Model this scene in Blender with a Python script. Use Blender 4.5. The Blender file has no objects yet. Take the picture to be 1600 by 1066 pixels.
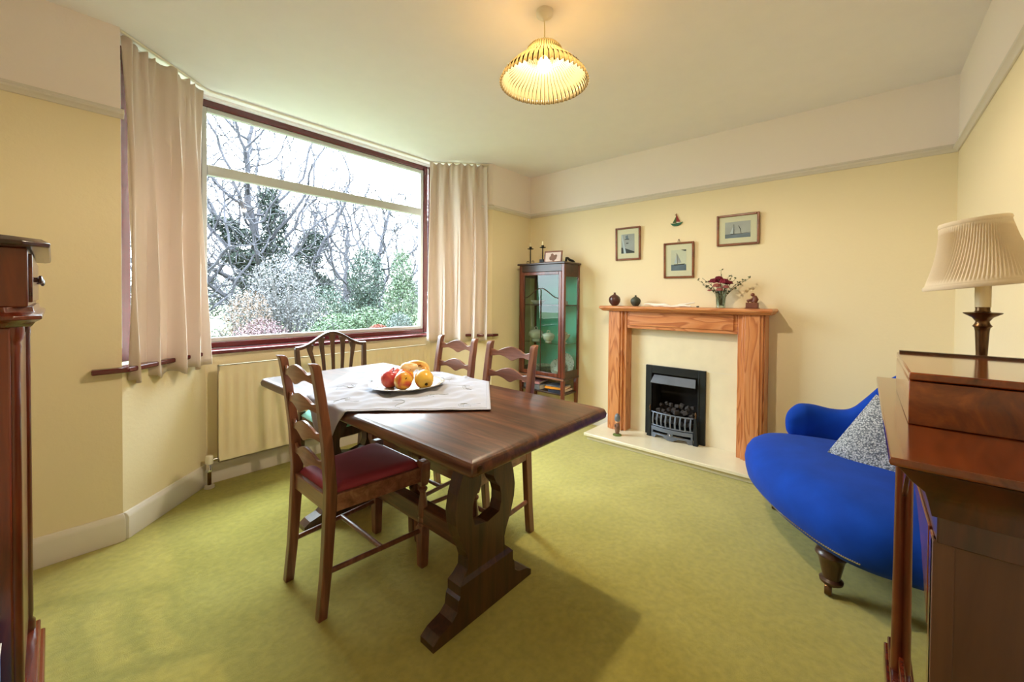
import bpy, math, random
from math import sin, cos, pi, radians, sqrt, exp, atan2
from mathutils import Vector, Matrix
random.seed(7)
SC = bpy.context.scene
COL = SC.collection

# ------------------------------------------------------------------ camera
TH, PITCH, ROLL, FPX = 0.7162, 0.0142, 0.0077, 628.14
F0 = Vector((cos(TH), sin(TH), 0)); R0 = Vector((sin(TH), -cos(TH), 0)); Z0 = Vector((0, 0, 1))
FW = F0*cos(PITCH) - Z0*sin(PITCH); W0 = Z0*cos(PITCH) + F0*sin(PITCH)
RT = R0*cos(ROLL) + W0*sin(ROLL); UP = W0*cos(ROLL) - R0*sin(ROLL)
cam = bpy.data.cameras.new('camera'); camo = bpy.data.objects.new('camera', cam); COL.objects.link(camo)
camo.matrix_world = Matrix(((RT.x, UP.x, -FW.x, 0), (RT.y, UP.y, -FW.y, 0), (RT.z, UP.z, -FW.z, 1.2), (0, 0, 0, 1)))
cam.sensor_width = 36; cam.lens = FPX/1600*36
cam.shift_x = -3.73/1600; cam.shift_y = (473.87-533)/1600
cam.clip_start = 0.02; cam.clip_end = 300
SC.camera = camo

# ------------------------------------------------------------------ world, view
world = bpy.data.worlds.new('overcast_sky'); SC.world = world; world.use_nodes = True
wn = world.node_tree.nodes; wn.clear()
bg = wn.new('ShaderNodeBackground'); wo = wn.new('ShaderNodeOutputWorld')
bg.inputs['Color'].default_value = (0.84, 0.93, 1.0, 1); wt = wn.new('ShaderNodeTexCoord'); wsx = wn.new('ShaderNodeSeparateXYZ'); wmr = wn.new('ShaderNodeMapRange')   # overcast: brighter overhead than at the horizon
wmr.inputs['From Min'].default_value = 0; wmr.inputs['From Max'].default_value = 1; wmr.inputs['To Min'].default_value = 2.8; wmr.inputs['To Max'].default_value = 17
wl = world.node_tree.links; wl.new(wt.outputs['Generated'], wsx.inputs[0]); wl.new(wsx.outputs[2], wmr.inputs['Value']); wl.new(wmr.outputs[0], bg.inputs['Strength'])
world.node_tree.links.new(bg.outputs[0], wo.inputs[0])
SC.view_settings.view_transform = 'Standard'; SC.view_settings.look = 'None'
SC.view_settings.gamma = 1; SC.view_settings.use_curve_mapping = False
SC.view_settings.exposure = 1.62
SC.cycles.max_bounces = 10; SC.cycles.diffuse_bounces = 6; SC.cycles.glossy_bounces = 4
SC.cycles.transmission_bounces = 8; SC.cycles.transparent_max_bounces = 16
SC.cycles.sample_clamp_indirect = 8
SC.cycles.use_denoising = True
def portal(x, y, z, rz, w, h):
    l = bpy.data.lights.new('window_portal', 'AREA'); l.shape = 'RECTANGLE'; l.size = w; l.size_y = h
    l.cycles.is_portal = True
    o = bpy.data.objects.new('window_portal', l); COL.objects.link(o)
    o.location = (x, y, z); o.rotation_euler = (radians(-90), 0, rz)
portal(1.505, 3.34, 1.65, 0, 1.8, 1.6)
portal(0.31, 3.08, 1.65, radians(45), 0.62, 1.6)
portal(2.70, 3.08, 1.65, radians(-45), 0.62, 1.6)

# room dimensions
XE, YN, YS, XW, ZC, ZR = 3.377, 2.717, -0.39, -0.47, 2.483, 2.045
BX0, BX1, BY = 0.634, 2.377, 3.137       # bay front corners
WX0, WX1 = 0.22, 2.791                    # bay mouth

# ------------------------------------------------------------------ materials
def newmat(name):
    m = bpy.data.materials.new(name); m.use_nodes = True
    n = m.node_tree.nodes; n.clear()
    o = n.new('ShaderNodeOutputMaterial'); b = n.new('ShaderNodeBsdfPrincipled')
    m.node_tree.links.new(b.outputs[0], o.inputs[0])
    return m, n, m.node_tree.links, b
def rgb(h):
    if isinstance(h, str):
        c = [int(h[i:i+2], 16)/255 for i in (0, 2, 4)]
        return tuple((x/12.92 if x <= .04045 else ((x+.055)/1.055)**2.4) for x in c) + (1,)
    return tuple(h) + (1,)
def coords(n, l, scale, rot=(0, 0, 0)):
    t = n.new('ShaderNodeTexCoord'); mp = n.new('ShaderNodeMapping')
    mp.inputs['Scale'].default_value = scale; mp.inputs['Rotation'].default_value = rot
    l.new(t.outputs['Object'], mp.inputs[0]); return mp
def noise(n, l, mp, scale, detail=4, rough=.5, dist=0):
    x = n.new('ShaderNodeTexNoise'); x.inputs['Scale'].default_value = scale; x.inputs['Detail'].default_value = detail
    x.inputs['Roughness'].default_value = rough; x.inputs['Distortion'].default_value = dist
    l.new(mp.outputs[0], x.inputs['Vector']); return x
def ramp(n, l, src, stops):
    r = n.new('ShaderNodeValToRGB'); e = r.color_ramp.elements
    while len(e) < len(stops): e.new(.5)
    for i, (p, c) in enumerate(stops): e[i].position = p; e[i].color = rgb(c)
    l.new(src, r.inputs[0]); return r
def bump(n, l, src, b, strength=.2, dist=.002):
    x = n.new('ShaderNodeBump'); x.inputs['Strength'].default_value = strength; x.inputs['Distance'].default_value = dist
    l.new(src, x.inputs['Height']); l.new(x.outputs[0], b.inputs['Normal']); return x
def plain(name, c, rough=.5, metal=0, vary=.06, bs=0, bscale=60, coat=0, spec=.5, sheen=0, sub=0):
    m, n, l, b = newmat(name)
    mp = coords(n, l, (1, 1, 1)); nz = noise(n, l, mp, 9, 3)
    c = rgb(c)
    r = n.new('ShaderNodeValToRGB'); e = r.color_ramp.elements
    e[0].position = .3; e[0].color = tuple(x*(1-vary) for x in c[:3])+(1,)
    e[1].position = .7; e[1].color = tuple(min(1, x*(1+vary)) for x in c[:3])+(1,)
    l.new(nz.outputs[0], r.inputs[0]); l.new(r.outputs[0], b.inputs['Base Color'])
    b.inputs['Roughness'].default_value = rough; b.inputs['Metallic'].default_value = metal
    b.inputs['Coat Weight'].default_value = coat; b.inputs['Specular IOR Level'].default_value = spec
    b.inputs['Coat Roughness'].default_value = .08
    if sheen: b.inputs['Sheen Weight'].default_value = sheen
    if bs:
        nb = noise(n, l, mp, bscale, 4); bump(n, l, nb.outputs[0], b, bs)
    return m
def wood(name, dark, mid, light, axis='x', rough=.35, coat=.3, scale=1, dist=.6, bs=.1, spec=.5):
    m, n, l, b = newmat(name)
    s = {'x': (1.2, 14, 14), 'y': (14, 1.2, 14), 'z': (14, 14, 1.2)}[axis]
    mp = coords(n, l, tuple(v*scale for v in s)); nz = noise(n, l, mp, 1.6, 8, .62, dist)
    r = ramp(n, l, nz.outputs[0], [(.28, dark), (.5, mid), (.72, light)])
    l.new(r.outputs[0], b.inputs['Base Color'])
    b.inputs['Roughness'].default_value = rough; b.inputs['Coat Weight'].default_value = coat
    b.inputs['Coat Roughness'].default_value = .12; b.inputs['Specular IOR Level'].default_value = spec
    bump(n, l, nz.outputs[0], b, bs, .001)
    return m
def pine(name, axis):
    m, n, l, b = newmat(name)
    s = {'y': (9, 1.0, 9), 'z': (9, 9, 1.0)}[axis]
    mp = coords(n, l, s)
    nz = noise(n, l, mp, 1.1, 2, .5, .4)
    mu = n.new('ShaderNodeMath'); mu.operation = 'MULTIPLY'; mu.inputs[1].default_value = 9
    fr = n.new('ShaderNodeMath'); fr.operation = 'FRACT'
    l.new(nz.outputs[0], mu.inputs[0]); l.new(mu.outputs[0], fr.inputs[0])
    r = ramp(n, l, fr.outputs[0], [(.0, 'DC9662'), (.55, 'D48850'), (.85, 'B4683A'), (1, 'DC9662')])
    fine = noise(n, l, coords(n, l, tuple(v*6 for v in s)), 3, 4)
    mx = n.new('ShaderNodeMixRGB'); mx.blend_type = 'MULTIPLY'; mx.inputs[0].default_value = .25
    l.new(r.outputs[0], mx.inputs[1]); l.new(fine.outputs[0], mx.inputs[2])
    l.new(mx.outputs[0], b.inputs['Base Color'])
    b.inputs['Roughness'].default_value = .38; b.inputs['Coat Weight'].default_value = .25
    return m
M = {}
def wallmat(name, low, high, split):
    m, n, l, b = newmat(name)
    t = n.new('ShaderNodeNewGeometry'); sp = n.new('ShaderNodeSeparateXYZ'); l.new(t.outputs['Position'], sp.inputs[0])
    g = n.new('ShaderNodeMath'); g.operation = 'GREATER_THAN'; g.inputs[1].default_value = split; l.new(sp.outputs[2], g.inputs[0])
    mx = n.new('ShaderNodeMixRGB'); mx.inputs[1].default_value = rgb(low); mx.inputs[2].default_value = rgb(high)
    l.new(g.outputs[0], mx.inputs[0]); l.new(mx.outputs[0], b.inputs['Base Color'])
    mp = coords(n, l, (1, 1, 1)); nz = noise(n, l, mp, 55, 4, .6); bump(n, l, nz.outputs[0], b, .22, .004)
    b.inputs['Roughness'].default_value = .85
    return m
M['wall'] = wallmat('yellow_wall_paint', 'EADCBA', 'F4EAE6', ZR+.02)
M['ceiling'] = plain('ceiling_paint', 'F2EFF3', .9, vary=.01, bs=.05, bscale=90)
M['gloss_white'] = plain('white_gloss_paint', 'DAD3CA', .35, vary=.02)
# carpet
m, n, l, b = newmat('green_carpet')
mp = coords(n, l, (1, 1, 1)); n1 = noise(n, l, mp, 380, 3, .7); n2 = noise(n, l, mp, 2.2, 5, .6, .5); n3 = noise(n, l, mp, 34, 4, .6)
r1 = ramp(n, l, n2.outputs[0], [(.3, 'B0A548'), (.5, 'B9AE51'), (.72, 'C3B85D')])
r3 = ramp(n, l, n3.outputs[0], [(.35, 'E2E2E2'), (.65, 'FFFFFF')])
mx = n.new('ShaderNodeMixRGB'); mx.blend_type = 'MULTIPLY'; mx.inputs[0].default_value = .8
l.new(r1.outputs[0], mx.inputs[1]); l.new(r3.outputs[0], mx.inputs[2]); l.new(mx.outputs[0], b.inputs['Base Color'])
b.inputs['Roughness'].default_value = 1; b.inputs['Specular IOR Level'].default_value = .1; b.inputs['Sheen Weight'].default_value = .3
ad = n.new('ShaderNodeMath'); ad.operation = 'ADD'; l.new(n1.outputs[0], ad.inputs[0]); l.new(n3.outputs[0], ad.inputs[1])
bump(n, l, ad.outputs[0], b, .7, .006); M['carpet'] = m

M['pine_y'] = pine('pine_along_shelf', 'y'); M['pine_z'] = pine('pine_upright', 'z')
M['oak'] = wood('dark_oak', '2A140C', '54301F', '7C4A32', 'y', .36, .2, 1, 1.2, .15)
M['oak_z'] = wood('dark_oak_upright', '23120A', '422717', '5E3A22', 'z', .35, .3, 1, .8)
M['chair'] = wood('walnut_chair', '4A2818', '744634', '986248', 'z', .33, .4)
M['chair_y'] = wood('walnut_chair_slat', '543020', '845442', 'A87660', 'y', .3, .4)
M['mahog'] = wood('mahogany', '2B0C05', '5B200E', '7C3216', 'z', .28, .5)
M['mahog_x'] = wood('mahogany_top', '3A1206', '74300F', 'A0501C', 'x', .14, .8, .5)
M['mahog_y'] = wood('mahogany_rail', '2B0C05', '5B200E', '7C3216', 'y', .25, .5)
M['dmahog'] = wood('dark_mahogany', '1C0904', '3C170A', '54230F', 'z', .28, .5)
M['cabwood'] = wood('display_cabinet_wood', '35120A', '64291A', '8A452E', 'z', .3, .4)
M['cabdark'] = wood('display_cabinet_dark_wood', '1E0F08', '38201A', '4A2C20', 'y', .35, .3)  # darker wood for the cabinet's top, rails, astragal and shelves
M['maroon'] = plain('maroon_gloss_paint', '5B1A1E', .25, vary=.05, coat=.4)
M['upvc'] = plain('pale_frame', 'BDBDBA', .35, vary=.02)
M['rad'] = plain('cream_enamel', 'EEDDBE', .35, vary=.02, coat=.2)
M['cream'] = plain('cream_marble', 'E6DCC0', .22, vary=.03, coat=.3)
M['blackiron'] = plain('black_iron', '1B1F22', .45, metal=.3, vary=.2)
M['greyiron'] = plain('grey_metal_hood', '6E7684', .4, metal=.5, vary=.1)
M['coal'] = plain('coal', '3A3534', .9, vary=.5, bs=.8, bscale=40)
M['soot'] = plain('sooty_brick', '1F1B19', .95, vary=.4)
M['brass'] = plain('aged_brass', '6B5138', .3, metal=.9, vary=.15)
M['chrome'] = plain('chrome', 'C9C9CC', .2, metal=1, vary=.02)
M['leather'] = plain('burgundy_leather', 'A03A50', .62, vary=.08, bs=.08, bscale=220)
M['turq'] = plain('turquoise_fabric', '7CC9B4', .7, vary=.04, sheen=.3)
M['velvet'] = plain('blue_velvet', '023CA6', .8, vary=.12, sheen=.04, bs=.1, bscale=150, spec=.2)
M['black'] = plain('black_wrought_iron', '0E0E0F', .5, vary=.1)
M['wax'] = plain('candle_wax', 'EFE3BC', .5, vary=.02)
M['china'] = plain('white_china', 'E2DDD4', .25, vary=.03, coat=.2)
M['silver'] = plain('polished_nail', 'E6E6E6', .15, metal=1, vary=.01)
M['teal'] = plain('teal_lining', '63CDB9', .75, vary=.05)
M['white_plastic'] = plain('white_plastic', 'E8E2D4', .4, vary=.01)
M['paper'] = plain('printed_card', 'EDE8DC', .6, vary=.02)
M['bark'] = plain('grey_bark', (.03,.029,.038), .9, vary=.25)
M['bark_pale'] = plain('pale_stems', (.07,.065,.065), .9, vary=.2)
M['lawn'] = plain('lawn_grass', (.06,.075,.03), 1, vary=.25, bs=.4, bscale=30)
# fabrics
def fabric(name, c, trans=.35, rough=.8, bscale=300, sheen=.2):
    m, n, l, b = newmat(name)
    mp = coords(n, l, (1, 1, 1)); nz = noise(n, l, mp, bscale, 3)
    cc = rgb(c); r = n.new('ShaderNodeValToRGB')
    r.color_ramp.elements[0].color = tuple(v*.93 for v in cc[:3])+(1,); r.color_ramp.elements[1].color = cc
    l.new(nz.outputs[0], r.inputs[0]); l.new(r.outputs[0], b.inputs['Base Color'])
    b.inputs['Roughness'].default_value = rough; b.inputs['Sheen Weight'].default_value = sheen
    bump(n, l, nz.outputs[0], b, .12, .001)
    tr = n.new('ShaderNodeBsdfTranslucent'); l.new(r.outputs[0], tr.inputs[0])
    mx = n.new('ShaderNodeMixShader'); mx.inputs[0].default_value = trans
    out = [x for x in n if x.type == 'OUTPUT_MATERIAL'][0]
    l.new(b.outputs[0], mx.inputs[1]); l.new(tr.outputs[0], mx.inputs[2]); l.new(mx.outputs[0], out.inputs[0])
    return m
M['curtain'] = fabric('cream_curtain', 'E2D2C6', .2)
M['cloth'] = fabric('white_tablecloth', 'B4B6C6', .05, .9, 300, 0)
M['shade'] = fabric('cream_lampshade', 'EFE3CE', .3)
m, n, l, b = newmat('ribbed_amber_glass')
b.inputs['Base Color'].default_value = (.075, .06, .03, 1); b.inputs['Roughness'].default_value = .3
tr = n.new('ShaderNodeBsdfTranslucent'); tr.inputs[0].default_value = (.2, .165, .09, 1)
ts = n.new('ShaderNodeBsdfTransparent'); ts.inputs[0].default_value = (1, .80, .52, 1)
x1 = n.new('ShaderNodeMixShader'); x1.inputs[0].default_value = .45; x2 = n.new('ShaderNodeMixShader'); x2.inputs[0].default_value = .22
out_ = [x for x in n if x.type == 'OUTPUT_MATERIAL'][0]
l.new(b.outputs[0], x1.inputs[1]); l.new(tr.outputs[0], x1.inputs[2]); l.new(x1.outputs[0], x2.inputs[1]); l.new(ts.outputs[0], x2.inputs[2]); l.new(x2.outputs[0], out_.inputs[0])
M['glass_shade'] = m
def glassmat(name, tint='F4FAFA', gloss=1.0):
    m = bpy.data.materials.new(name); m.use_nodes = True; n = m.node_tree.nodes; l = m.node_tree.links; n.clear()
    o = n.new('ShaderNodeOutputMaterial'); t = n.new('ShaderNodeBsdfTransparent'); t.inputs[0].default_value = rgb(tint)
    g = n.new('ShaderNodeBsdfGlossy'); g.inputs['Roughness'].default_value = .01
    f = n.new('ShaderNodeFresnel'); f.inputs[0].default_value = 1.5
    mu = n.new('ShaderNodeMath'); mu.operation = 'MULTIPLY'; mu.inputs[1].default_value = gloss; mu.use_clamp = True
    mx = n.new('ShaderNodeMixShader')
    gm = n.new('ShaderNodeNewGeometry'); fb = n.new('ShaderNodeMath'); fb.operation = 'SUBTRACT'; fb.inputs[0].default_value = 1
    l.new(gm.outputs['Backfacing'], fb.inputs[1]); m2 = n.new('ShaderNodeMath'); m2.operation = 'MULTIPLY'
    l.new(f.outputs[0], mu.inputs[0]); l.new(mu.outputs[0], m2.inputs[0]); l.new(fb.outputs[0], m2.inputs[1]); l.new(m2.outputs[0], mx.inputs[0])
    l.new(t.outputs[0], mx.inputs[1]); l.new(g.outputs[0], mx.inputs[2]); l.new(mx.outputs[0], o.inputs[0])
    return m
M['glass'] = glassmat('window_glass', 'F6FAFA', .6)
M['cabglass'] = glassmat('cabinet_glass', 'E6EEEA', 1.6)
M['vase_glass'] = glassmat('vase_glass', 'DDE6E2', 1.8)
def leafmat(name, a, c, trans=.3):
    m, n, l, b = newmat(name)
    mp = coords(n, l, (1, 1, 1)); nz = noise(n, l, mp, 7, 5, .7)
    r = ramp(n, l, nz.outputs[0], [(.35, a), (.65, c)]); l.new(r.outputs[0], b.inputs['Base Color'])
    b.inputs['Roughness'].default_value = .7
    return m
M['ivy'] = leafmat('ivy_leaves', (0.007,0.017,0.012), (0.022,0.037,0.027))
M['ever'] = leafmat('dark_green_leaves', (0.007,0.019,0.012), (0.023,0.043,0.029))
M['green'] = leafmat('bright_green_leaves', (0.014,0.035,0.012), (0.035,0.066,0.026))
M['conif'] = leafmat('conifer_green', (0.016,0.039,0.016), (0.043,0.070,0.031))
M['bluegreen'] = leafmat('blue_green_foliage', (0.023,0.039,0.035), (0.055,0.074,0.070))
M['pinkleaf'] = leafmat('pinkish_stems', (0.043,0.016,0.022), (0.086,0.047,0.055))
M['paleleaf'] = leafmat('pale_twiggy_leaves', (0.043,0.043,0.047), (0.101,0.101,0.109))
M['orangeleaf'] = leafmat('orange_brown_leaves', (0.058,0.031,0.017), (0.098,0.062,0.043))
M['redflower'] = leafmat('orange_red_flowers', (0.136,0.020,0.012), (0.176,0.051,0.035))
M['hedge'] = leafmat('hazy_hedge', (0.027,0.035,0.023), (0.051,0.058,0.043))

# ------------------------------------------------------------------ mesh helper
class G:
    def __init__(s): s.v = []; s.f = []
    def add(s, vs, fs):
        k = len(s.v); s.v += [tuple(v) for v in vs]; s.f += [tuple(i+k for i in f) for f in fs]; return s
    def box(s, x0, x1, y0, y1, z0, z1, mat=None):
        vs = [Vector((x, y, z)) for z in (z0, z1) for y in (y0, y1) for x in (x0, x1)]
        if mat is not None: vs = [mat @ v for v in vs]
        return s.add(vs, [(0, 2, 3, 1), (4, 5, 7, 6), (0, 1, 5, 4), (2, 6, 7, 3), (0, 4, 6, 2), (1, 3, 7, 5)])
    def loft(s, secs, cap=True, closed=True):
        n = len(secs[0]); vs = [p for sec in secs for p in sec]; fs = []
        for i in range(len(secs)-1):
            for j in range(n if closed else n-1):
                a = i*n+j; b2 = i*n+(j+1) % n; fs.append((a, b2, b2+n, a+n))
        if cap and closed:
            fs.append(tuple(range(n-1, -1, -1))); fs.append(tuple((len(secs)-1)*n+j for j in range(n)))
        return s.add(vs, fs)
    def prism(s, poly, plane='xz', a=0, b=1):
        def P(p, t): return {'xz': (p[0], t, p[1]), 'yz': (t, p[0], p[1]), 'xy': (p[0], p[1], t)}[plane]
        return s.loft([[P(p, a) for p in poly], [P(p, b) for p in poly]])
    def lathe(s, prof, c=(0, 0, 0), n=24, mat=None, cap=True):
        secs = []
        for r, z in prof:
            sec = [Vector((c[0]+r*cos(2*pi*k/n), c[1]+r*sin(2*pi*k/n), c[2]+z)) for k in range(n)]
            if mat is not None: sec = [mat @ v for v in sec]
            secs.append(sec)
        return s.loft(secs, cap)
    def tube(s, pts, r, n=8, cap=True, sq=None):
        pts = [Vector(p) for p in pts]; secs = []
        u = None
        for i, p in enumerate(pts):
            d = (pts[min(i+1, len(pts)-1)]-pts[max(i-1, 0)]).normalized()
            if u is None:
                u = d.cross(Vector((0, 0, 1)));
                if u.length < .05: u = d.cross(Vector((0, 1, 0)))
            u = (u - d*u.dot(d)).normalized(); w = d.cross(u)
            rr = r[i] if isinstance(r, (list, tuple)) else r
            secs.append([p + (u*cos(2*pi*k/n)+w*sin(2*pi*k/n))*rr for k in range(n)])
        return s.loft(secs, cap)
    def bar(s, pts, hx, hy):
        """upright bar with rectangular section half sizes hx, hy (numbers or lists)"""
        secs = []
        for i, p in enumerate(pts):
            a = hx[i] if isinstance(hx, (list, tuple)) else hx; b2 = hy[i] if isinstance(hy, (list, tuple)) else hy
            secs.append([(p[0]-a, p[1]-b2, p[2]), (p[0]+a, p[1]-b2, p[2]), (p[0]+a, p[1]+b2, p[2]), (p[0]-a, p[1]+b2, p[2])])
        return s.loft(secs)
    def ball(s, c, r, n=12, m=8, sc=(1, 1, 1), mat=None):
        secs = []
        for i in range(1, m):
            a = pi*i/m
            sec = [Vector((c[0]+sc[0]*r*sin(a)*cos(2*pi*k/n), c[1]+sc[1]*r*sin(a)*sin(2*pi*k/n), c[2]-sc[2]*r*cos(a))) for k in range(n)]
            if mat is not None: sec = [mat @ v for v in sec]
            secs.append(sec)
        return s.loft(secs)
    def grid(s, nu, nv, fn, closed=False):
        vs = [fn(i/(nu-1) if not closed else i/nu, j/(nv-1)) for j in range(nv) for i in range(nu)]; fs = []
        for j in range(nv-1):
            for i in range(nu if closed else nu-1):
                a = j*nu+i; b2 = j*nu+(i+1) % nu; fs.append((a, b2, b2+nu, a+nu))
        return s.add(vs, fs)
    def build(s, name, mat, parent=None, smooth=False, bevel=0, solid=0, sub=0, seg=2, off=None):
        me = bpy.data.meshes.new(name)
        vs = s.v if off is None else [(v[0]-off[0], v[1]-off[1], v[2]-off[2]) for v in s.v]
        me.from_pydata(vs, [], s.f); me.validate(); me.materials.append(M[mat] if isinstance(mat, str) else mat)
        import bmesh
        bm = bmesh.new(); bm.from_mesh(me); bmesh.ops.recalc_face_normals(bm, faces=bm.faces); bm.to_mesh(me); bm.free()
        o = bpy.data.objects.new(name, me); COL.objects.link(o)
        if parent is not None: o.parent = parent
        if smooth:
            for p in me.polygons: p.use_smooth = True
        if solid:
            x = o.modifiers.new('t', 'SOLIDIFY'); x.thickness = solid; x.offset = 0
        if bevel:
            x = o.modifiers.new('b', 'BEVEL'); x.width = bevel; x.segments = seg; x.limit_method = 'ANGLE'; x.angle_limit = radians(40)
            if not smooth:
                for p in me.polygons: p.use_smooth = True
                me.set_sharp_from_angle(angle=radians(35))
        elif smooth and not sub:
            me.set_sharp_from_angle(angle=radians(50))
        if sub:
            x = o.modifiers.new('s', 'SUBSURF'); x.levels = sub; x.render_levels = sub
        return o
def thing(name, label, cat, loc=(0, 0, 0), rz=0, group=None):
    o = bpy.data.objects.new(name, None); COL.objects.link(o); o.empty_display_size = .05
    o.location = loc; o.rotation_euler = (0, 0, rz); o['label'] = label; o['category'] = cat
    if group: o['group'] = group
    return o
def tag(o, label, cat, group=None, kind=None, loc=None):
    o['label'] = label; o['category'] = cat
    if group: o['group'] = group
    if kind: o['kind'] = kind
    if loc: o.location = loc
    return o
def struct(o, label=None):
    o['kind'] = 'structure'
    if label: o['label'] = label
    return o
def copy_tree(o, parent=None):
    c = o.copy(); COL.objects.link(c)
    if parent is not None: c.parent = parent
    for ch in list(o.children): copy_tree(ch, c)
    return c

# ================================================================== STRUCTURE
o = struct(G().box(XW-.2, XE+.2, YS-.2, BY+.25, -.12, 0).build('floor', 'carpet'), 'olive green fitted carpet')
o = struct(G().box(XW-.2, XE+.2, YS-.2, BY+.35, ZC, ZC+.1).build('ceiling', 'ceiling'), 'flat off-white ceiling')
# east wall with a hole for the fire
FY0, FY1, FZ0, FZ1 = .955, 1.35, .075, .585
g = G()
g.box(XE, XE+.25, YS-.2, FY0, 0, ZC).box(XE, XE+.25, FY1, YN+.2, 0, ZC).box(XE, XE+.25, FY0, FY1, 0, FZ0).box(XE, XE+.25, FY0, FY1, FZ1, ZC)
struct(g.build('wall_fireplace', 'wall'), 'pale yellow chimney wall, white above the picture rail')
struct(G().box(XW-.2, XE, YS-.2, YS, 0, ZC).build('wall_right', 'wall'), 'pale yellow wall behind the table lamp')
struct(G().box(XW-.2, XW, YS, YN+.2, 0, ZC).build('wall_behind', 'wall'))
struct(G().box(XW, WX0, YN, YN+.2, 0, ZC).build('wall_left', 'wall'), 'yellow wall left of the bay window')
# right flank incl. small splayed pier
g = G(); g.prism([(WX1, YN), (XE, YN), (XE, YN+.25), (WX1+.02, YN+.25), (WX1-.075, YN+.075)], 'xy', 0, ZC)
struct(g.build('wall_corner', 'wall'), 'yellow wall between the bay and the corner')
# bay dado wall
def baypoly(d):
    k = d*math.tan(radians(22.5)); q = d*cos(pi/4)
    return [(WX0-q, YN+q), (BX0-k, BY+d), (BX1+k, BY+d), (WX1+q, YN+q)]
inn, out = baypoly(0), baypoly(.16)
for nm, i in (('wall_bay_left', 0), ('wall_bay_front', 1), ('wall_bay_right', 2)):
    struct(G().prism([inn[i], inn[i+1], out[i+1], out[i]], 'xy', 0, .82).build(nm, 'wall'))
# header strip over bay glazing
a, b2 = baypoly(.06), baypoly(.2)
for nm, i in (('trim_header_left', 0), ('trim_header_front', 1), ('trim_header_right', 2)):
    struct(G().prism([a[i], a[i+1], b2[i+1], b2[i]], 'xy', 2.468, ZC).build(nm, 'ceiling'))
# skirting boards
def board(name, p0, p1, z0, z1, prof, mat='gloss_white', ext0=0, ext1=0):
    """profile [(distance from wall, z)] swept from p0 to p1; room is on the right-hand side"""
    p0, p1 = Vector(p0), Vector(p1); d = (p1-p0).normalized(); nrm = Vector((d.y, -d.x))
    secs = []
    for p, e in ((p0, -ext0), (p1, ext1)):
        secs.append([tuple(p + nrm*t + d*(e*t))+(z,) for t, z in prof])
    return struct(G().loft(secs).build(name, mat, bevel=.002))
sk = [(0, 0), (.02, 0), (.02, .105), (.016, .118), (.008, .13), (0, .133)]
tn = math.tan(radians(22.5))
board('baseboard_left', (XW, YN), (WX0, YN), 0, 0, sk, ext1=tn)
board('baseboard_bay_left', (WX0, YN), (BX0, BY), 0, 0, sk, ext0=-tn, ext1=-tn)
board('baseboard_bay_front', (BX0, BY), (BX1, BY), 0, 0, sk, ext0=tn, ext1=-tn)
board('baseboard_bay_right', (BX1, BY), (WX1, YN), 0, 0, sk, ext0=tn, ext1=tn)
board('baseboard_corner', (WX1, YN), (XE, YN), 0, 0, sk, ext0=-tn, ext1=-1)
board('baseboard_fireplace', (XE, YN), (XE, 1.75), 0, 0, sk, ext0=0)
board('baseboard_fireplace_right', (XE, .5), (XE, YS), 0, 0, sk)
board('baseboard_right', (XE, YS), (XW, YS), 0, 0, sk)
board('baseboard_behind', (XW, YS), (XW, YN), 0, 0, sk)
pr = [(0, ZR), (.008, ZR+.002), (.012, ZR+.012), (.024, ZR+.02), (.024, ZR+.03), (.014, ZR+.036), (.012, ZR+.046), (0, ZR+.05)]
board('trim_picture_rail_left', (XW, YN), (WX0+.012, YN), 0, 0, pr)
board('trim_picture_rail_corner', (WX1, YN), (XE, YN), 0, 0, pr, ext0=-tn, ext1=-1)
board('trim_picture_rail_pier', (WX1-.075, YN+.075), (WX1, YN), 0, 0, pr, ext1=tn)
board('trim_picture_rail_fireplace', (XE, YN), (XE, YS), 0, 0, pr, ext1=-1)
board('trim_picture_rail_right', (XE, YS), (XW, YS), 0, 0, pr)
board('trim_picture_rail_behind', (XW, YS), (XW, YN), 0, 0, pr)
# window sill
si = baypoly(-.035); so = baypoly(.13)
g = G(); g.prism([(.115, YN-.045), (WX0+.02, YN-.045), si[1], si[2], (WX1-.03, YN-.045), (2.84, YN-.045), (2.84, YN-.001), so[3], so[2], so[1], (WX0-.01, YN+.04), (WX0-.01, YN-.001), (.115, YN-.001)], 'xy', .823, .848)
struct(g.build('trim_window_sill', 'maroon', bevel=.006), 'dark maroon painted window sill')
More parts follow.
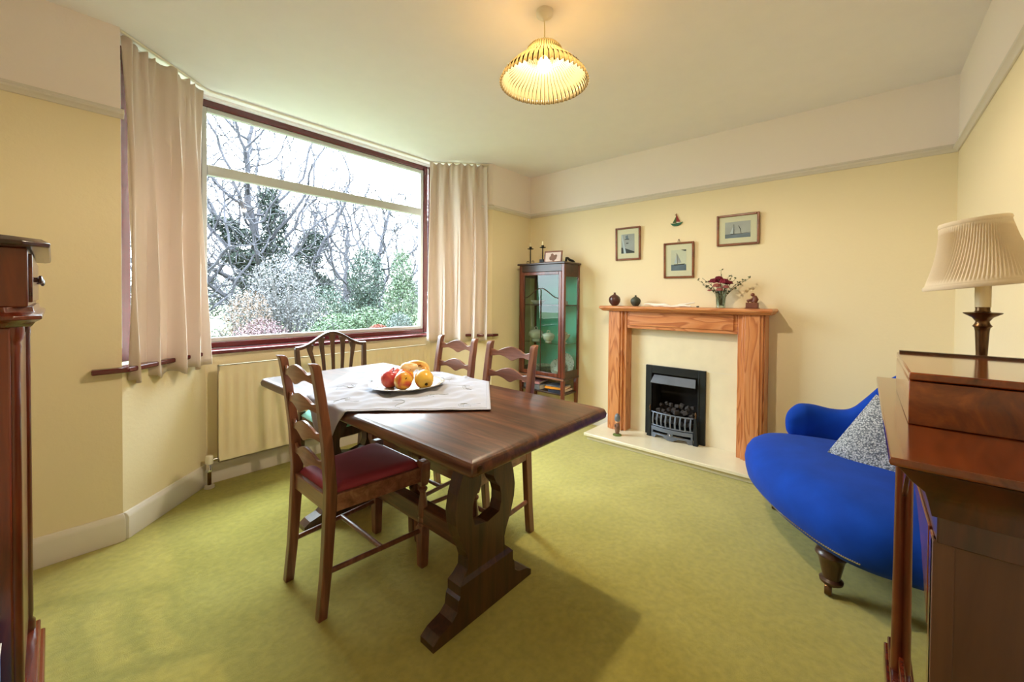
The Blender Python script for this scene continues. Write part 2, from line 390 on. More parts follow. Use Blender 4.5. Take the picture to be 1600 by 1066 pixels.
# windows
def window(name, p0, p1, z0, z1, transom, deep=.07, hinge=False, label=''):
    p0, p1 = Vector((p0[0], p0[1], 0)), Vector((p1[0], p1[1], 0)); L = (p1-p0).length; d = (p1-p0)/L
    nn = Vector((-d.y, d.x, 0))
    mt = Matrix(((d.x, nn.x, 0, p0.x), (d.y, nn.y, 0, p0.y), (0, 0, 1, 0), (0, 0, 0, 1)))
    fw = .045
    root = bpy.data.objects.new(name, None); COL.objects.link(root); root.matrix_world = mt; root['kind'] = 'structure'; root['label'] = label
    g = G(); g.box(-.0, fw+(.13 if name == 'window_2' else 0), 0, deep, z0, z1).box(L-fw, L, 0, deep, z0, z1).box(fw, L-fw, 0, deep, z0, z0+.038).box(fw, L-fw, 0, deep, z1-fw, z1)
    g.build('window_frame', 'maroon', root, bevel=.006)
    g = G(); a, c, e, f2 = fw, L-fw, z0+.038, z1-fw; w = .03
    g.box(a, a+w, .012, .052, e, f2).box(c-w, c, .012, .052, e, f2).box(a+w, c-w, .012, .052, e, e+w).box(a+w, c-w, .012, .052, f2-w, f2)
    if transom: g.box(a+w, c-w, .006, .052, transom-.033, transom+.033)
    if hinge:
        g.box(a+w+.002, a+w+.05, .0, .04, e+w, f2-w).box(c-w-.05, c-w-.002, .0, .04, e+w, f2-w)
    g.build('glazing_bar', 'upvc', root, bevel=.004)
    G().box(a+w-.01, c-w+.01, .03, .034, e+w-.01, f2-w+.01).build('window_pane', 'glass', root)
    return root
wp = baypoly(.10)
window('window_1', wp[1], wp[2], .85, 2.472, 2.02, label='wide bay window with one horizontal transom, garden behind')
window('window_2', wp[0], wp[1], .85, 2.472, None, hinge=True, label='narrow left splay window behind the left curtain')
window('window_3', wp[2], wp[3], .85, 2.472, None, hinge=True, label='narrow right splay window behind the right curtain')

# ================================================================== CURTAINS
tp = baypoly(-.03)
tpts = [(WX0+.0, YN-.02+.03), tp[1], tp[2], (WX1-.03, YN+.02)]
g = G()
for i in range(3):
    a = Vector(tpts[i]); c = Vector(tpts[i+1]); d = (c-a).normalized(); nn = Vector((d.y, -d.x))
    g.prism([tuple(a-nn*.007), tuple(c-nn*.007), tuple(c+nn*.007), tuple(a+nn*.007)], 'xy', ZC-.016, ZC-.004)
tag(g.build('curtain_track', 'white_plastic', bevel=.002), 'thin white curtain track fixed to the ceiling around the bay', 'curtain track')
def curtain(name, a, c, zt, zb, nf, amp, label, seed, flare, phase=0, hem=0):
    rnd = random.Random(seed); a, c = Vector(a), Vector(c)
    ph = [rnd.uniform(-.5, .5) for _ in range(24)]; am = [rnd.uniform(.6, 1.25) for _ in range(24)]
    nU, nV = nf*16+1, 46
    def fn(u, v):
        t = v                                   # 0 top, 1 bottom
        a2 = a.lerp(c, -flare[0]*t); c2 = c + (c-a)*(flare[1]*t)
        p = a2.lerp(c2, u); d = (c2-a2).normalized(); nn = Vector((d.y, -d.x))
        x = u*nf; k = int(x) % 24
        w = am[k]*(1-(x % 1))+am[(k+1) % 24]*(x % 1)
        grow = .35+.65*min(1, t/.35)
        s = sin(2*pi*x+ph[2]*t*2+phase+.8*sin(3*t+k))
        off = amp*w*grow*s + .012*sin(5*pi*x+3)*exp(-t*7) + .008*sin(9*x+4*t)
        off += .01*sin(2*pi*x*.5+1)
        p2 = p+nn*(off+.03*t)+d*(.012*cos(2*pi*x*1.0)*grow)
        z = zt-(zt-zb)*t + (.012*sin(2*pi*x+1) if t > .97 else 0) + (.01*sin(2*pi*x*2)*(1 if t < .001 else 0))
        z += hem*u*t
        return (p2.x, p2.y, z)
    base = ((a.x+c.x)/2, (a.y+c.y)/2, zb)
    g = G(); g.grid(nU, nV, fn)
    o = g.build(name, 'curtain', smooth=True, solid=.004, off=base); o.location = base
    return tag(o, label, 'curtain')
curtain('curtain', (.215, 2.745), (.61, 3.07), 2.455, .765, 4, .042, 'long cream curtain at the left end of the bay window', 3, (.0, -.03))
curtain('curtain', (2.335, 3.10), (2.735, 2.735), 2.457, .775, 4, .038, 'long cream curtain at the right end of the bay, above the ladderback chairs', 8, (.05, -.02), 1.2, .01)

# ================================================================== RADIATOR
rad = thing('radiator', 'cream ribbed panel radiator on the wall under the bay window', 'radiator', (1.475, 3.07, .15))
RX = .795
def rf(u, v):
    x = -RX+2*RX*u; z = .61*v
    inside = min(1, max(0, (v-.05)/.04))*min(1, max(0, (.95-v)/.04))
    y = -.028 + .011*inside*(.5-.5*cos(2*pi*(x+RX)/.055))
    return (x, y, z)
g = G(); g.grid(29*8+1, 26, rf); g.box(-RX, RX, -.012, .0, 0, .61)
g.box(-RX, -RX+.004, -.028, 0, 0, .61).box(RX-.004, RX, -.028, 0, 0, .61).box(-RX, RX, -.028, 0, 0, .005).box(-RX, RX, -.028, 0, .605, .61)
g.build('panel', 'rad', rad, smooth=True)
for x in (-.6, 0, .6): G().box(x-.015, x+.015, 0, .066, .08, .5).build('wall_bracket', 'rad', rad)
v = G(); v.lathe([(.011, -.145), (.011, -.03)], (-RX-.045, -.01, 0)); v.build('pipe', 'brass', rad, smooth=True)
v = G(); v.lathe([(.016, -.05), (.017, -.02), (.012, -.015), (.012, 0)], (-RX-.045, -.01, 0)); v.tube([(-RX-.045, -.01, -.02+.04), (-RX, -.01, .02)], .009); v.build('valve_body', 'chrome', rad, smooth=True)
v = G(); v.lathe([(.02, 0), (.02, .045), (.016, .05)], (-RX-.045, -.01, 0), 16); v.build('valve_cap', 'white_plastic', rad, smooth=True)
v = G(); v.lathe([(.028, -.15), (.026, -.135), (.013, -.13)], (-RX-.045, -.01, 0)); v.build('pipe_collar', 'gloss_white', rad, smooth=True)

# ================================================================== DINING TABLE
CX = 1.095
tb = thing('dining_table', 'dark oak refectory dining table with lyre-shaped trestle ends', 'table', (CX, 1.6, 0))
TL, TW = .825, .37
def tt(z, ins): return [(-TW+ins, -TL+ins, z), (TW-ins, -TL+ins, z), (TW-ins, TL-ins, z), (-TW+ins, TL-ins, z)]
g = G(); g.loft([tt(.712, .012), tt(.718, .003), tt(.735, 0), tt(.752, .006), tt(.760, .022)])
g.build('tabletop', 'oak', tb, bevel=.004)
def trestle(yc):
    hw = [(.545, 0), (0, 0)]
    right = [(.262, 0), (.262, .022), (.235, .04), (.18, .055), (.155, .075), (.15, .115), (.142, .125), (.142, .16), (.125, .178), (.10, .20),
             (.098, .235), (.108, .265), (.135, .32), (.155, .38), (.16, .43), (.15, .49), (.128, .55), (.11, .61), (.112, .66), (.135, .69), (.135, .712)]
    arch = [(.20, 0), (.16, .012), (.10, .022), (0, .026)]
    # right half with heart-shaped opening made as separate side lofts
    inner = [(.058, .712), (.05, .66), (.038, .60), (.034, .54), (.034, .50), (.046, .475), (.068, .45), (.078, .42), (.078, .385), (.066, .35), (.04, .335), (0, .335)]
    poly = right + inner + [(0, .026), (.10, .022), (.16, .012), (.20, 0)]
    g = G()
    for s in (1, -1):
        pl = [(s*x, z) for x, z in poly]
        # triangulate safely: strips between outer and inner chains by height
        outer = right[3:]; zs = sorted(set([z for _, z in outer if z >= .335] + [z for _, z in inner if z >= .335]))
        def itp(ch, z):
            ch = sorted(ch, key=lambda q: q[1])
            for (x1, z1), (x2, z2) in zip(ch, ch[1:]):
                if z1 <= z <= z2: return x1+(x2-x1)*((z-z1)/(z2-z1) if z2 > z1 else 0)
            return ch[-1][0]
        ich = inner[:-1]
        secs = []
        for z in zs:
            a = itp(ich, z) if z > .336 else .0; c = itp(outer, z)
            secs.append([(s*a, yc-.028, z), (s*c, yc-.028, z), (s*c, yc+.028, z), (s*a, yc+.028, z)])
        g.loft(secs)
        zs2 = sorted(set([z for _, z in right if z <= .335] + [.335]))
        secs = []
        for z in zs2:
            c = itp(right, z); th2 = .028 if z > .17 else .036
            secs.append([(0, yc-th2, z), (s*c, yc-th2, z), (s*c, yc+th2, z), (0, yc+th2, z)])
        g.loft(secs)
    return g
t0 = trestle(-.49).build('trestle_end', 'oak_z', tb); t1 = trestle(.56).build('trestle_end', 'oak_z', tb)
G().box(-.03, .03, -.49, .56, .19, .27).build('stretcher', 'oak', tb, bevel=.005)
for yy in (-.49, .56): G().box(-.27, .27, yy-.03, yy+.03, .69, .715).build('bearer', 'oak_z', tb, bevel=.003)
g = G(); g.lathe([(.011, 0), (.011, .002), (.004, .003)], (0, 0, 0), 12, Matrix.Translation((TW-.03-.7+.02, -TL+.002, .735)) @ Matrix.Rotation(radians(90), 4, 'X'))
g.build('corner_screw', 'brass', tb)

# tablecloth: a square laid as a diamond, its west corner hanging over the edge
g = G(); N = 60
P0, P1, P2, P3 = Vector((1.106, 1.078)), Vector((1.66, 1.64)), Vector((1.104, 2.20)), Vector((.545, 1.64))
def cf(u, v):
    p = P0.lerp(P1, u).lerp(P3.lerp(P2, u), v)
    fl = min(1, 7*min(u, 1-u, v, 1-v)+.12)
    z = .7655 + fl*(.0012+.0032*sin(23*p.x+9*p.y)*sin(17*p.y-6*p.x) + .0030*sin(47*p.x-31*p.y+2*sin(9*p.y)) + .0020*sin(80*p.y+20*p.x) + .0036*abs(sin(14*p.x+11*p.y+1.5*sin(12*p.x-7*p.y)))**6)
    s_ = -1 if p.x < CX else 1; e = TW+.003
    over = abs(p.x-CX)-e; x = p.x
    if over > 0:
        z = .7655-over*.97-.004*min(1, over/.01); x = CX+s_*(e+.004+.02*over+.012*sin(26*p.y+1)*min(1, over*7))
    return (x-1.1, p.y-1.6, z-.76)
g.grid(N*2, N*2, cf)
tc = tag(g.build('tablecloth', 'cloth', smooth=True, solid=.0016), 'white embroidered cloth laid diagonally over the dining table, one corner hanging', 'tablecloth', loc=(1.1, 1.6, .762))
# stitched sprigs on the cloth
sprm = plain('thread', '9AA0A6', .8); M['thread'] = sprm
g = G(); rnd = random.Random(4)
def oncloth(u, v): x, y, z = cf(u, v); return (x, y, z+.0012)
for (u0, v0) in ((.12, .12), (.2, .75), (.78, .14), (.5, .12), (.12, .45), (.85, .5), (.5, .85), (.3, .3), (.7, .3), (.65, .75), (.33, .62)):
    for k in range(4):
        a = rnd.uniform(0, 6.28); q = []
        for i in range(5):
            t = i/4*.07; q.append(oncloth(min(.98, max(.02, u0+t*cos(a+.5*i))), min(.98, max(.02, v0+t*sin(a+.5*i)))))
        g.tube(q, .0009, 4)
g.build('embroidery', 'thread', tc)['kind'] = 'stuff'
# lace seam line
g = G(); g.tube([oncloth(.02+.0*i, .02+.96*i/30) for i in range(31)], .0012, 4); g.tube([oncloth(.02+.96*i/30, .02) for i in range(31)], .0012, 4); g.tube([oncloth(.98, .02+.96*i/30) for i in range(31)], .0012, 4)
g.build('hem_stitching', 'cloth', tc)

# plate and fruit
PC = (1.104, 1.628, .7685)
pl = thing('fruit_plate', 'oval white china platter with dark floral rim, holding fruit on the cloth', 'plate', PC)
def oval(prof, g):
    secs = []
    for r, z in prof:
        sec = []
        for k in range(48):
            a = 2*pi*k/48; rr = r*(1+.012*sin(8*a)*(r/.17)**3)
            sec.append((rr*cos(a)*1.02, rr*sin(a)*.9, z))
        secs.append(sec)
    g.loft(secs)
g = G(); oval([(.09, 0), (.10, .002), (.115, .006), (.155, .016), (.174, .022), (.176, .025), (.172, .0255), (.15, .020), (.11, .009), (.09, .005)], g)
m, n, l, b = newmat('patterned_china')
mp = coords(n, l, (1, 1, 1)); vz = n.new('ShaderNodeTexVoronoi'); vz.inputs['Scale'].default_value = 70; l.new(mp.outputs[0], vz.inputs[0])
nz = noise(n, l, mp, 30, 3); ad = n.new('ShaderNodeMath'); ad.operation = 'ADD'; l.new(vz.outputs['Distance'], ad.inputs[0]); l.new(nz.outputs[0], ad.inputs[1])
r = ramp(n, l, ad.outputs[0], [(.66, '4E4A50'), (.76, '8E8478'), (.86, 'C2BEB6')]); l.new(r.outputs[0], b.inputs['Base Color']); b.inputs['Roughness'].default_value = .15
M['pattern'] = m
g.build('dish', 'pattern', pl, smooth=True)
def fruitmat(name, ca, cb, cc, axis_bias=1):
    m, n, l, b = newmat(name)
    mp = coords(n, l, (1, 1, 1)); nz = noise(n, l, mp, 14, 3, .5, .6)
    r = ramp(n, l, nz.outputs[0], [(.38, ca), (.5, cb), (.62, cc)]); l.new(r.outputs[0], b.inputs['Base Color'])
    b.inputs['Roughness'].default_value = .3; b.inputs['Coat Weight'].default_value = .3
    return m
M['apple_red'] = fruitmat('red_apple_skin', 'B8303A', 'C8484A', 'D8785A')
M['apple_bi'] = fruitmat('red_and_yellow_apple_skin', 'C8452E', 'DFA238', 'E8BC4C')
M['apple_yel'] = fruitmat('yellow_apple_skin', 'D0562E', 'E6B040', 'EDC658')
M['pear'] = fruitmat('pale_pear_skin', 'E0A858', 'EDD6A4', 'F4E8CC')
M['banana'] = fruitmat('banana_skin', 'D99A48', 'EFC878', 'F6E6BE')
M['stalk'] = plain('fruit_stalk', '3A2E14', .8)
APR = [(.006, .066), (.014, .069), (.024, .066), (.034, .054), (.0375, .038), (.035, .022), (.027, .008), (.016, .001), (.006, .004), (.002, .008)]
def apple(x, y, z, tx, ty, mat, label, s=1.0):
    t = thing('apple', label, 'apple', (PC[0]+x, PC[1]+y, PC[2]+z), 0, 'apples on the fruit plate')
    t.rotation_euler = (tx, ty, 0); t.scale = (s, s, s)
    c = -.035
    G().lathe([(r, zz+c) for r, zz in APR], (0, 0, 0), 20).build('flesh', mat, t, smooth=True)
    G().tube([(0, 0, .022), (.002, 0, .032), (.005, .001, .042)], .0016, 6).build('stem', 'stalk', t)
    G().lathe([(.005, -.0345), (.006, -.030), (.001, -.028)], (0, 0, 0), 8).build('calyx', 'stalk', t)
apple(-.068, .045, .045, .3, .2, 'apple_red', 'round red apple at the left side of the fruit plate', 1.12)
apple(-.02, .085, .050, .2, -.3, 'apple_red', 'orange-red apple at the back left of the plate, half hidden', .98)
apple(-.052, -.040, .046, radians(64), radians(-38), 'apple_bi', 'front apple on the plate, yellow with red top and its base facing out', 1.12)
apple(.03, -.088, .047, radians(-58), radians(35), 'apple_yel', 'yellow apple with a red blush at the front right of the plate', 1.18)
apple(-.008, .01, .050, .5, .3, 'apple_bi', 'striped red apple tucked behind the two front apples', 1.08)
t = thing('pear', 'pale speckled pear lying in the middle of the fruit under the banana', 'pear', (PC[0]+.012, PC[1]+.018, PC[2]+.086))
R_ = Matrix.Rotation(radians(75), 4, 'Y') @ Matrix.Rotation(0, 4, 'Z')
G().lathe([(.004, -.034), (.02, -.031), (.03, -.018), (.031, -.004), (.026, .014), (.018, .032), (.011, .045), (.003, .05)], (0, 0, 0), 20, Matrix.Rotation(radians(-42), 4, 'Z') @ R_).build('flesh', 'pear', t, smooth=True)
G().tube([(.037, -.033, .012), (.046, -.042, .018)], .0016, 5).build('stem', 'stalk', t)
t = thing('pear', 'golden pear standing at the right rear of the fruit plate', 'pear', (PC[0]+.092, PC[1]-.025, PC[2]+.012))
G().lathe([(.006, 0), (.024, .004), (.033, .02), (.032, .036), (.025, .056), (.018, .072), (.011, .082), (.002, .085)], (0, 0, 0), 20, Matrix.Rotation(radians(-12), 4, 'Y')).build('flesh', 'pear', t, smooth=True)
t = thing('banana', 'ripe banana arching over the top of the fruit', 'banana', (PC[0]+.055, PC[1]+.012, PC[2]+.055)); t.scale = (.85, .85, .9)
pts = []; rr = []
for i in range(17):
    a = radians(165-i*9.5); pts.append((.078*cos(a)*.72, -.078*cos(a)*.66, .004+.052*sin(a))); rr.append([.004, .005, .009, .014, .0165, .018, .0185, .019, .019, .019, .019, .0185, .018, .016, .012, .008, .004][i])
G().tube(pts, rr, 7).build('skin', 'banana', t, smooth=True)
G().tube([pts[0], (pts[0][0]-.012, pts[0][1]+.01, pts[0][2]-.010)], [.0045, .004], 6).build('stem', 'stalk', t)

# ================================================================== LADDERBACK CHAIRS
def ladder_chair(label, loc, rz):
    t = thing('ladderback_chair', label, 'chair', loc, rz, 'ladderback dining chairs around the oak table')
    for s in (-1, 1):
        y = s*.157
        G().bar([(-.238, y, 0), (-.222, y, .16), (-.207, y, .40), (-.205, y, .48), (-.218, y, .65), (-.24, y, .82), (-.258, y, .93), (-.262, y, .944), (-.268, y, .952), (-.278, y, .955)],
                [.017, .018, .021, .021, .018, .016, .015, .015, .013, .008], [.0165]*8+[.015, .013]).build('back_leg', 'chair', t, bevel=.004)
        yf = s*.193
        g = G(); g.bar([(.19, yf, .365), (.19, yf, .40), (.19, yf, .465), (.19, yf, .475)], [.016, .023, .023, .016], [.016, .023, .023, .016])
        g.lathe([(.017, .37), (.012, .36), (.02, .352), (.021, .345), (.014, .337), (.0135, .325), (.018, .30), (.022, .26), (.023, .235), (.018, .225), (.021, .218), (.021, .205), (.015, .20), (.0215, .192), (.0215, .185)], (.19, yf, 0), 16)
        g.bar([(.19, yf, 0), (.19, yf, .01), (.19, yf, .18), (.19, yf, .19)], [.015, .018, .0215, .015], [.015, .018, .0215, .015])
        g.build('front_leg', 'chair', t, bevel=.002)
        G().add([(-.215, s*.148, .385), (-.215, s*.168, .385), (.19, s*.205, .385), (.19, s*.183, .385), (-.215, s*.148, .45), (-.215, s*.168, .45), (.19, s*.205, .45), (.19, s*.183, .45)],
                [(0, 1, 2, 3), (4, 7, 6, 5), (0, 4, 5, 1), (1, 5, 6, 2), (2, 6, 7, 3), (3, 7, 4, 0)]).build('seat_rail', 'chair_y', t, bevel=.003)
        G().tube([(-.222, s*.157, .165), (.19, s*.193, .165)], .0105, 8).build('side_stretcher', 'chair', t, smooth=True)
    G().box(.178, .202, -.18, .18, .385, .455).build('front_rail', 'chair_y', t, bevel=.003)
    G().box(-.218, -.196, -.15, .15, .385, .45).build('back_rail', 'chair_y', t, bevel=.003)
    G().tube([(0, -.172, .165), (0, .172, .165)], .0105, 8).build('cross_stretcher', 'chair', t, smooth=True)
    # padded seat
    def sf(u, v):
        x = -.200+.385*u; hw = .150+(.190-.150)*u; y = (2*v-1)*hw
        e = min(1, min(u, 1-u)/.08)*min(1, min(v, 1-v)/.08)
        return (x, y, .449+.024*(1-(1-e)**2))
    g = G(); g.grid(22, 22, sf); g.build('seat', 'leather', t, smooth=True, solid=.008)
    for z, bx in ((.895, -.252), (.782, -.235), (.668, -.220), (.562, -.212)):
        n2 = 28; secs = []
        for i in range(n2+1):
            y = -.142+.284*i/n2; k = 1-(y/.145)**2
            a = abs(y)
            top = .018+.020*exp(-(y/.062)**2) - .010*exp(-((a-.098)/.025)**2)
            bot = -.022-.016*exp(-(y/.03)**2) + .008*exp(-((a-.085)/.035)**2)
            x = bx-.016*k
            secs.append([(x-.006, y, z+bot), (x+.006, y, z+bot), (x+.006, y, z+top), (x-.006, y, z+top)])
        G().loft(secs).build('back_slat', 'chair_y', t, bevel=.002)
    return t
ladder_chair('foreground ladderback chair with burgundy seat, at the near side of the oak table', (.886, 1.66, 0), radians(0))
ladder_chair('ladderback chair across the table, nearer the fireplace, its back in front of the display cabinet', (1.365, 1.435, 0), radians(180))
ladder_chair('ladderback chair across the table, nearer the bay window, its back below the right curtain', (1.385, 1.90, 0), radians(180))

# shield-type chair at the window end
t = thing('arched_back_chair', 'dark arched-back chair with slender splats and turquoise seat at the window end', 'chair', (1.235, 2.47, 0), radians(-90))
# local: facing +x (towards the table), back at -x
for s in (-1, 1):
    G().bar([(-.25, s*.205, 0), (-.215, s*.205, .25), (-.20, s*.205, .45), (-.205, s*.215, .65), (-.225, s*.225, .85), (-.227, s*.225, .868)], [.016, .018, .019, .016, .014, .012], [.016, .018, .018, .014, .013, .012]).build('back_leg', 'oak_z', t, bevel=.003)
    G().bar([(.205, s*.205, 0), (.205, s*.205, .44)], [.013, .02], [.013, .02]).build('front_leg', 'oak_z', t, bevel=.003)
    G().box(-.2, .2, s*.205-.011, s*.205+.011, .385, .445).build('seat_rail', 'oak_z', t, bevel=.002)
G().box(.19, .212, -.2, .2, .385, .445).build('front_rail', 'oak_z', t, bevel=.002)
G().box(-.21, -.19, -.2, .2, .385, .445).build('back_rail', 'oak_z', t, bevel=.002)
def archz(y): a = abs(y)/.225; return .868+.088*(.5+.5*cos(pi*min(1, a)))**1.1
n2 = 32; secs = []
for i in range(n2+1):
    y = -.235+.47*i/n2; z = archz(y); x = -.227-.012*(1-(y/.235)**2)
    secs.append([(x-.012, y, z-.014), (x+.012, y, z-.014), (x+.014, y, z+.006), (x, y, z+.011), (x-.012, y, z+.006)])
G().loft(secs).build('crest_rail', 'oak_z', t, smooth=True)
for k in range(5):
    y = (k-2)*.072; zt = archz(y)-.01
    G().bar([(-.20, y*.62, .47), (-.208, y*.75, .62), (-.215, y*.9, .78), (-.228, y, zt-.04), (-.232, y, zt)], .006, [.010, .009, .011, .015, .024]).build('splat', 'oak_z', t, bevel=.002)
def sf2(u, v):
    x = -.2+.43*u; hw = .215+.02*u; y = (2*v-1)*hw
    e = min(1, min(u, 1-u)/.14)*min(1, min(v, 1-v)/.14)
    rr = 1-(1-e)**2
    return (x, y, .448+.045*rr)
G().grid(24, 24, sf2).build('seat', 'turq', t, smooth=True, solid=.008)

# ================================================================== FIREPLACE
hy0, hy1 = .505, 1.78
h = thing('hearth', 'cream marble two-tier hearth slab on the carpet in front of the fire', 'hearth', (3.15, (hy0+hy1)/2, 0))
W_ = (hy1-hy0)/2
G().box(2.975-3.15, XE-3.15, -W_+.02, W_-.02, 0, .031).build('lower_slab', 'cream', h, bevel=.004)
G().box(2.95-3.15, XE-3.15, -W_, W_, .035, .06).build('upper_slab', 'cream', h, bevel=.005)
fc = 1.107
fp = thing('fireplace_surround', 'pine fireplace surround with mantel shelf on the cream hearth', 'fireplace', (3.3, fc, .06))
def X_(x): return x-3.3
for s in (-1, 1):
    g = G(); g.box(X_(3.225), X_(3.375), s*.425, s*.595, 0, 1.03) if s > 0 else g.box(X_(3.225), X_(3.375), -.595, -.425, 0, 1.03)
    a, c = sorted((s*.455, s*.585)); g.box(X_(3.208), X_(3.226), a, c, 0, 1.03)
    a, c = sorted((s*.475, s*.568)); g.box(X_(3.197), X_(3.209), a, c, 0, 1.03)
    g.build('pilaster', 'pine_z', fp, bevel=.003)
g = G(); g.box(X_(3.232), X_(3.375), -.424, .424, .885, 1.03); g.box(X_(3.222), X_(3.233), -.40, .40, .91, 1.03); g.build('frieze', 'pine_y', fp, bevel=.004)
def shelf(z, d, w): return [(X_(3.376), -w, z), (X_(3.376), w, z), (X_(3.376)-d, w, z), (X_(3.376)-d, -w, z)]
g = G(); g.loft([shelf(1.03, .20, .62), shelf(1.036, .21, .632), shelf(1.042, .212, .635), shelf(1.05, .228, .645), shelf(1.06, .233, .65), shelf(1.07, .228, .646), shelf(1.074, .22, .64)])
g.build('mantel_shelf', 'pine_y', fp, bevel=.002)
# marble back panel with opening
g = G(); px0, px1 = X_(3.325), X_(3.3765)
for (a, c, e, f2) in ((-.424, FY0-fc, 0, .885), (FY1-fc, .424, 0, .885), (FY0-fc, FY1-fc, FZ1-.06, .885), (FY0-fc, FY1-fc, 0, FZ0-.06)): g.box(px0, px1, a, c, e, f2)
g.build('marble_panel', 'cream', fp)
g = G(); g.box(X_(3.3243), X_(3.326), -.424, FY0-fc-.035, .575, .577).box(X_(3.3243), X_(3.326), FY1-fc+.035, .424, .575, .577).build('panel_joint', 'gloss_white', fp)['kind'] = 'stuff'
# the fire
fi = thing('gas_fire', 'black cast coal-effect fire inset in the cream panel', 'fire', (3.32, (FY0+FY1)/2, .06))
def x2(x): return x-3.32
hw = .238
g = G(); 
for (a, c, e, f2) in ((-hw, -.185, 0, .58), (.185, hw, 0, .58), (-.185, .185, .515, .58)): g.box(x2(3.303), x2(3.325), a, c, e, f2)
g.box(x2(3.298), x2(3.304), -.195, -.183, 0, .52).box(x2(3.298), x2(3.304), .183, .195, 0, .52).build('trim_frame', 'blackiron', fi, bevel=.003)
g = G(); d0, d1 = x2(3.326), x2(3.52)
g.box(d1-.01, d1, -.19, .19, .02, .52).box(d0, d1, -.195, -.186, .02, .52).box(d0, d1, .186, .195, .02, .52).box(d0, d1, -.19, .19, .515, .523).box(d0, d1, -.19, .19, .016, .024).build('firebox', 'soot', fi)
g = G(); g.add([(x2(3.302), -.165, .505), (x2(3.302), .165, .505), (x2(3.255), .178, .447), (x2(3.255), -.178, .447), (x2(3.306), -.165, .50), (x2(3.306), .165, .50), (x2(3.259), .178, .442), (x2(3.259), -.178, .442)],
      [(0, 1, 2, 3), (7, 6, 5, 4), (0, 4, 5, 1), (1, 5, 6, 2), (2, 6, 7, 3), (3, 7, 4, 0)]).build('hood', 'greyiron', fi)
# fret: bowed bars
def bow(y): return x2(3.235)+.03*(y/.17)**2
g = G()
g.tube([(bow(-.165+.33*i/12)-.0, -.165+.33*i/12, .205) for i in range(13)], .006, 8)
g.tube([(bow(-.165+.33*i/12)-.0, -.165+.33*i/12, .10) for i in range(13)], .006, 8)
g.build('grate_rail', 'greyiron', fi, smooth=True)
for k in range(9):
    y = -.148+.037*k; x = bow(y)
    G().bar([(x, y, .10), (x-.012, y, .13), (x-.014, y, .155), (x-.006, y, .185), (x, y, .205)], .004, [.007, .006, .0075, .006, .005]).build('grate_bar', 'greyiron', fi, bevel=.001)
for s in (-1, 1):
    g = G(); x = x2(3.265); g.bar([(x, s*.185, 0), (x, s*.185, .04), (x, s*.18, .12), (x, s*.18, .19), (x, s*.18, .21)], [.018, .012, .014, .010, .008], [.018, .012, .015, .010, .008]); g.build('grate_post', 'blackiron', fi, bevel=.003)
    G().lathe([(.003, .21), (.008, .215), (.004, .225), (.009, .236), (.005, .248), (.002, .258)], (x, s*.18, 0), 10).build('brass_finial', 'brass', fi, smooth=True)
# ash front: pierced plate
n2 = 30; secs = []
for i in range(n2+1):
    y = -.165+.33*i/n2; x = bow(y)-.004; a = abs(y)
    bot = .0 if (a > .125 or a < .022) else (.026 if a > .045 else .014)
    if a < .03: bot = 0.004
    secs.append([(x-.005, y, bot), (x+.005, y, bot), (x+.005, y, .04), (x-.005, y, .04)])
g = G(); g.loft(secs)
for (a, c) in ((-.165, -.15), (.15, .165), (-.02, .02)): g.box(bow((a+c)/2)-.008, bow((a+c)/2)+.002, a, c, .038, .062)
g.loft([[(bow(y)-.009, y, .06), (bow(y)+.002, y, .06), (bow(y)+.002, y, .09), (bow(y)-.009, y, .09)] for y in [-.165+.33*i/14 for i in range(15)]])
g.build('ash_front', 'greyiron', fi, bevel=.0015)
G().ball((bow(0)-.012, 0, .05), .009, 10, 6).build('control_knob', 'chrome', fi, smooth=True)
G().box(x2(3.262), x2(3.50), -.165, .165, .085, .10).build('coal_tray', 'blackiron', fi)
g = G(); rnd = random.Random(5)
for row, (xx, zz, cnt) in enumerate(((3.285, .175, 9), (3.33, .215, 8), (3.375, .25, 7), (3.29, .135, 9), (3.42, .20, 7), (3.34, .15, 8))):
    for k in range(cnt):
        y = -.145+.29*(k+.5)/cnt+rnd.uniform(-.008, .008); s = rnd.uniform(.014, .021)
        mt = Matrix.Translation((x2(xx)+rnd.uniform(-.01, .01), y, zz+rnd.uniform(-.012, .014))) @ Matrix.Rotation(rnd.uniform(0, 3), 4, 'X') @ Matrix.Rotation(rnd.uniform(0, 3), 4, 'Y')
        g.box(-s, s, -s*.85, s*.85, -s*.75, s*.75, mt)
o = g.build('coals', 'coal', fi, bevel=.005); o['kind'] = 'stuff'

# ---- things on the mantel
MZ = 1.1345
def one(name, g, mat, label, cat, loc, smooth=True, group=None, **k):
    return tag(g.build(name, mat, smooth=smooth, **k), label, cat, group, loc=loc)
M['brownpot'] = plain('dark_brown_glaze', '4A2622', .3, vary=.25, coat=.4); M['greypot'] = plain('grey_green_glaze', '3E4238', .5, vary=.3)
PT = [(.022, 0), (.035, .012), (.048, .032), (.052, .055), (.046, .075), (.030, .090), (.014, .098), (.008, .104), (.009, .112), (.011, .115), (.005, .116)]
one('pottery_vase', G().lathe([(r*.98, z) for r, z in PT], n=28), 'brownpot', 'round dark brown bottle vase at the left end of the mantel', 'vase', (3.262, 1.665, MZ))
one('pottery_vase', G().lathe([(r*.82, z*.80) for r, z in PT], n=28), 'greypot', 'smaller grey-green bottle vase beside the brown one on the mantel', 'vase', (3.262, 1.47, MZ))
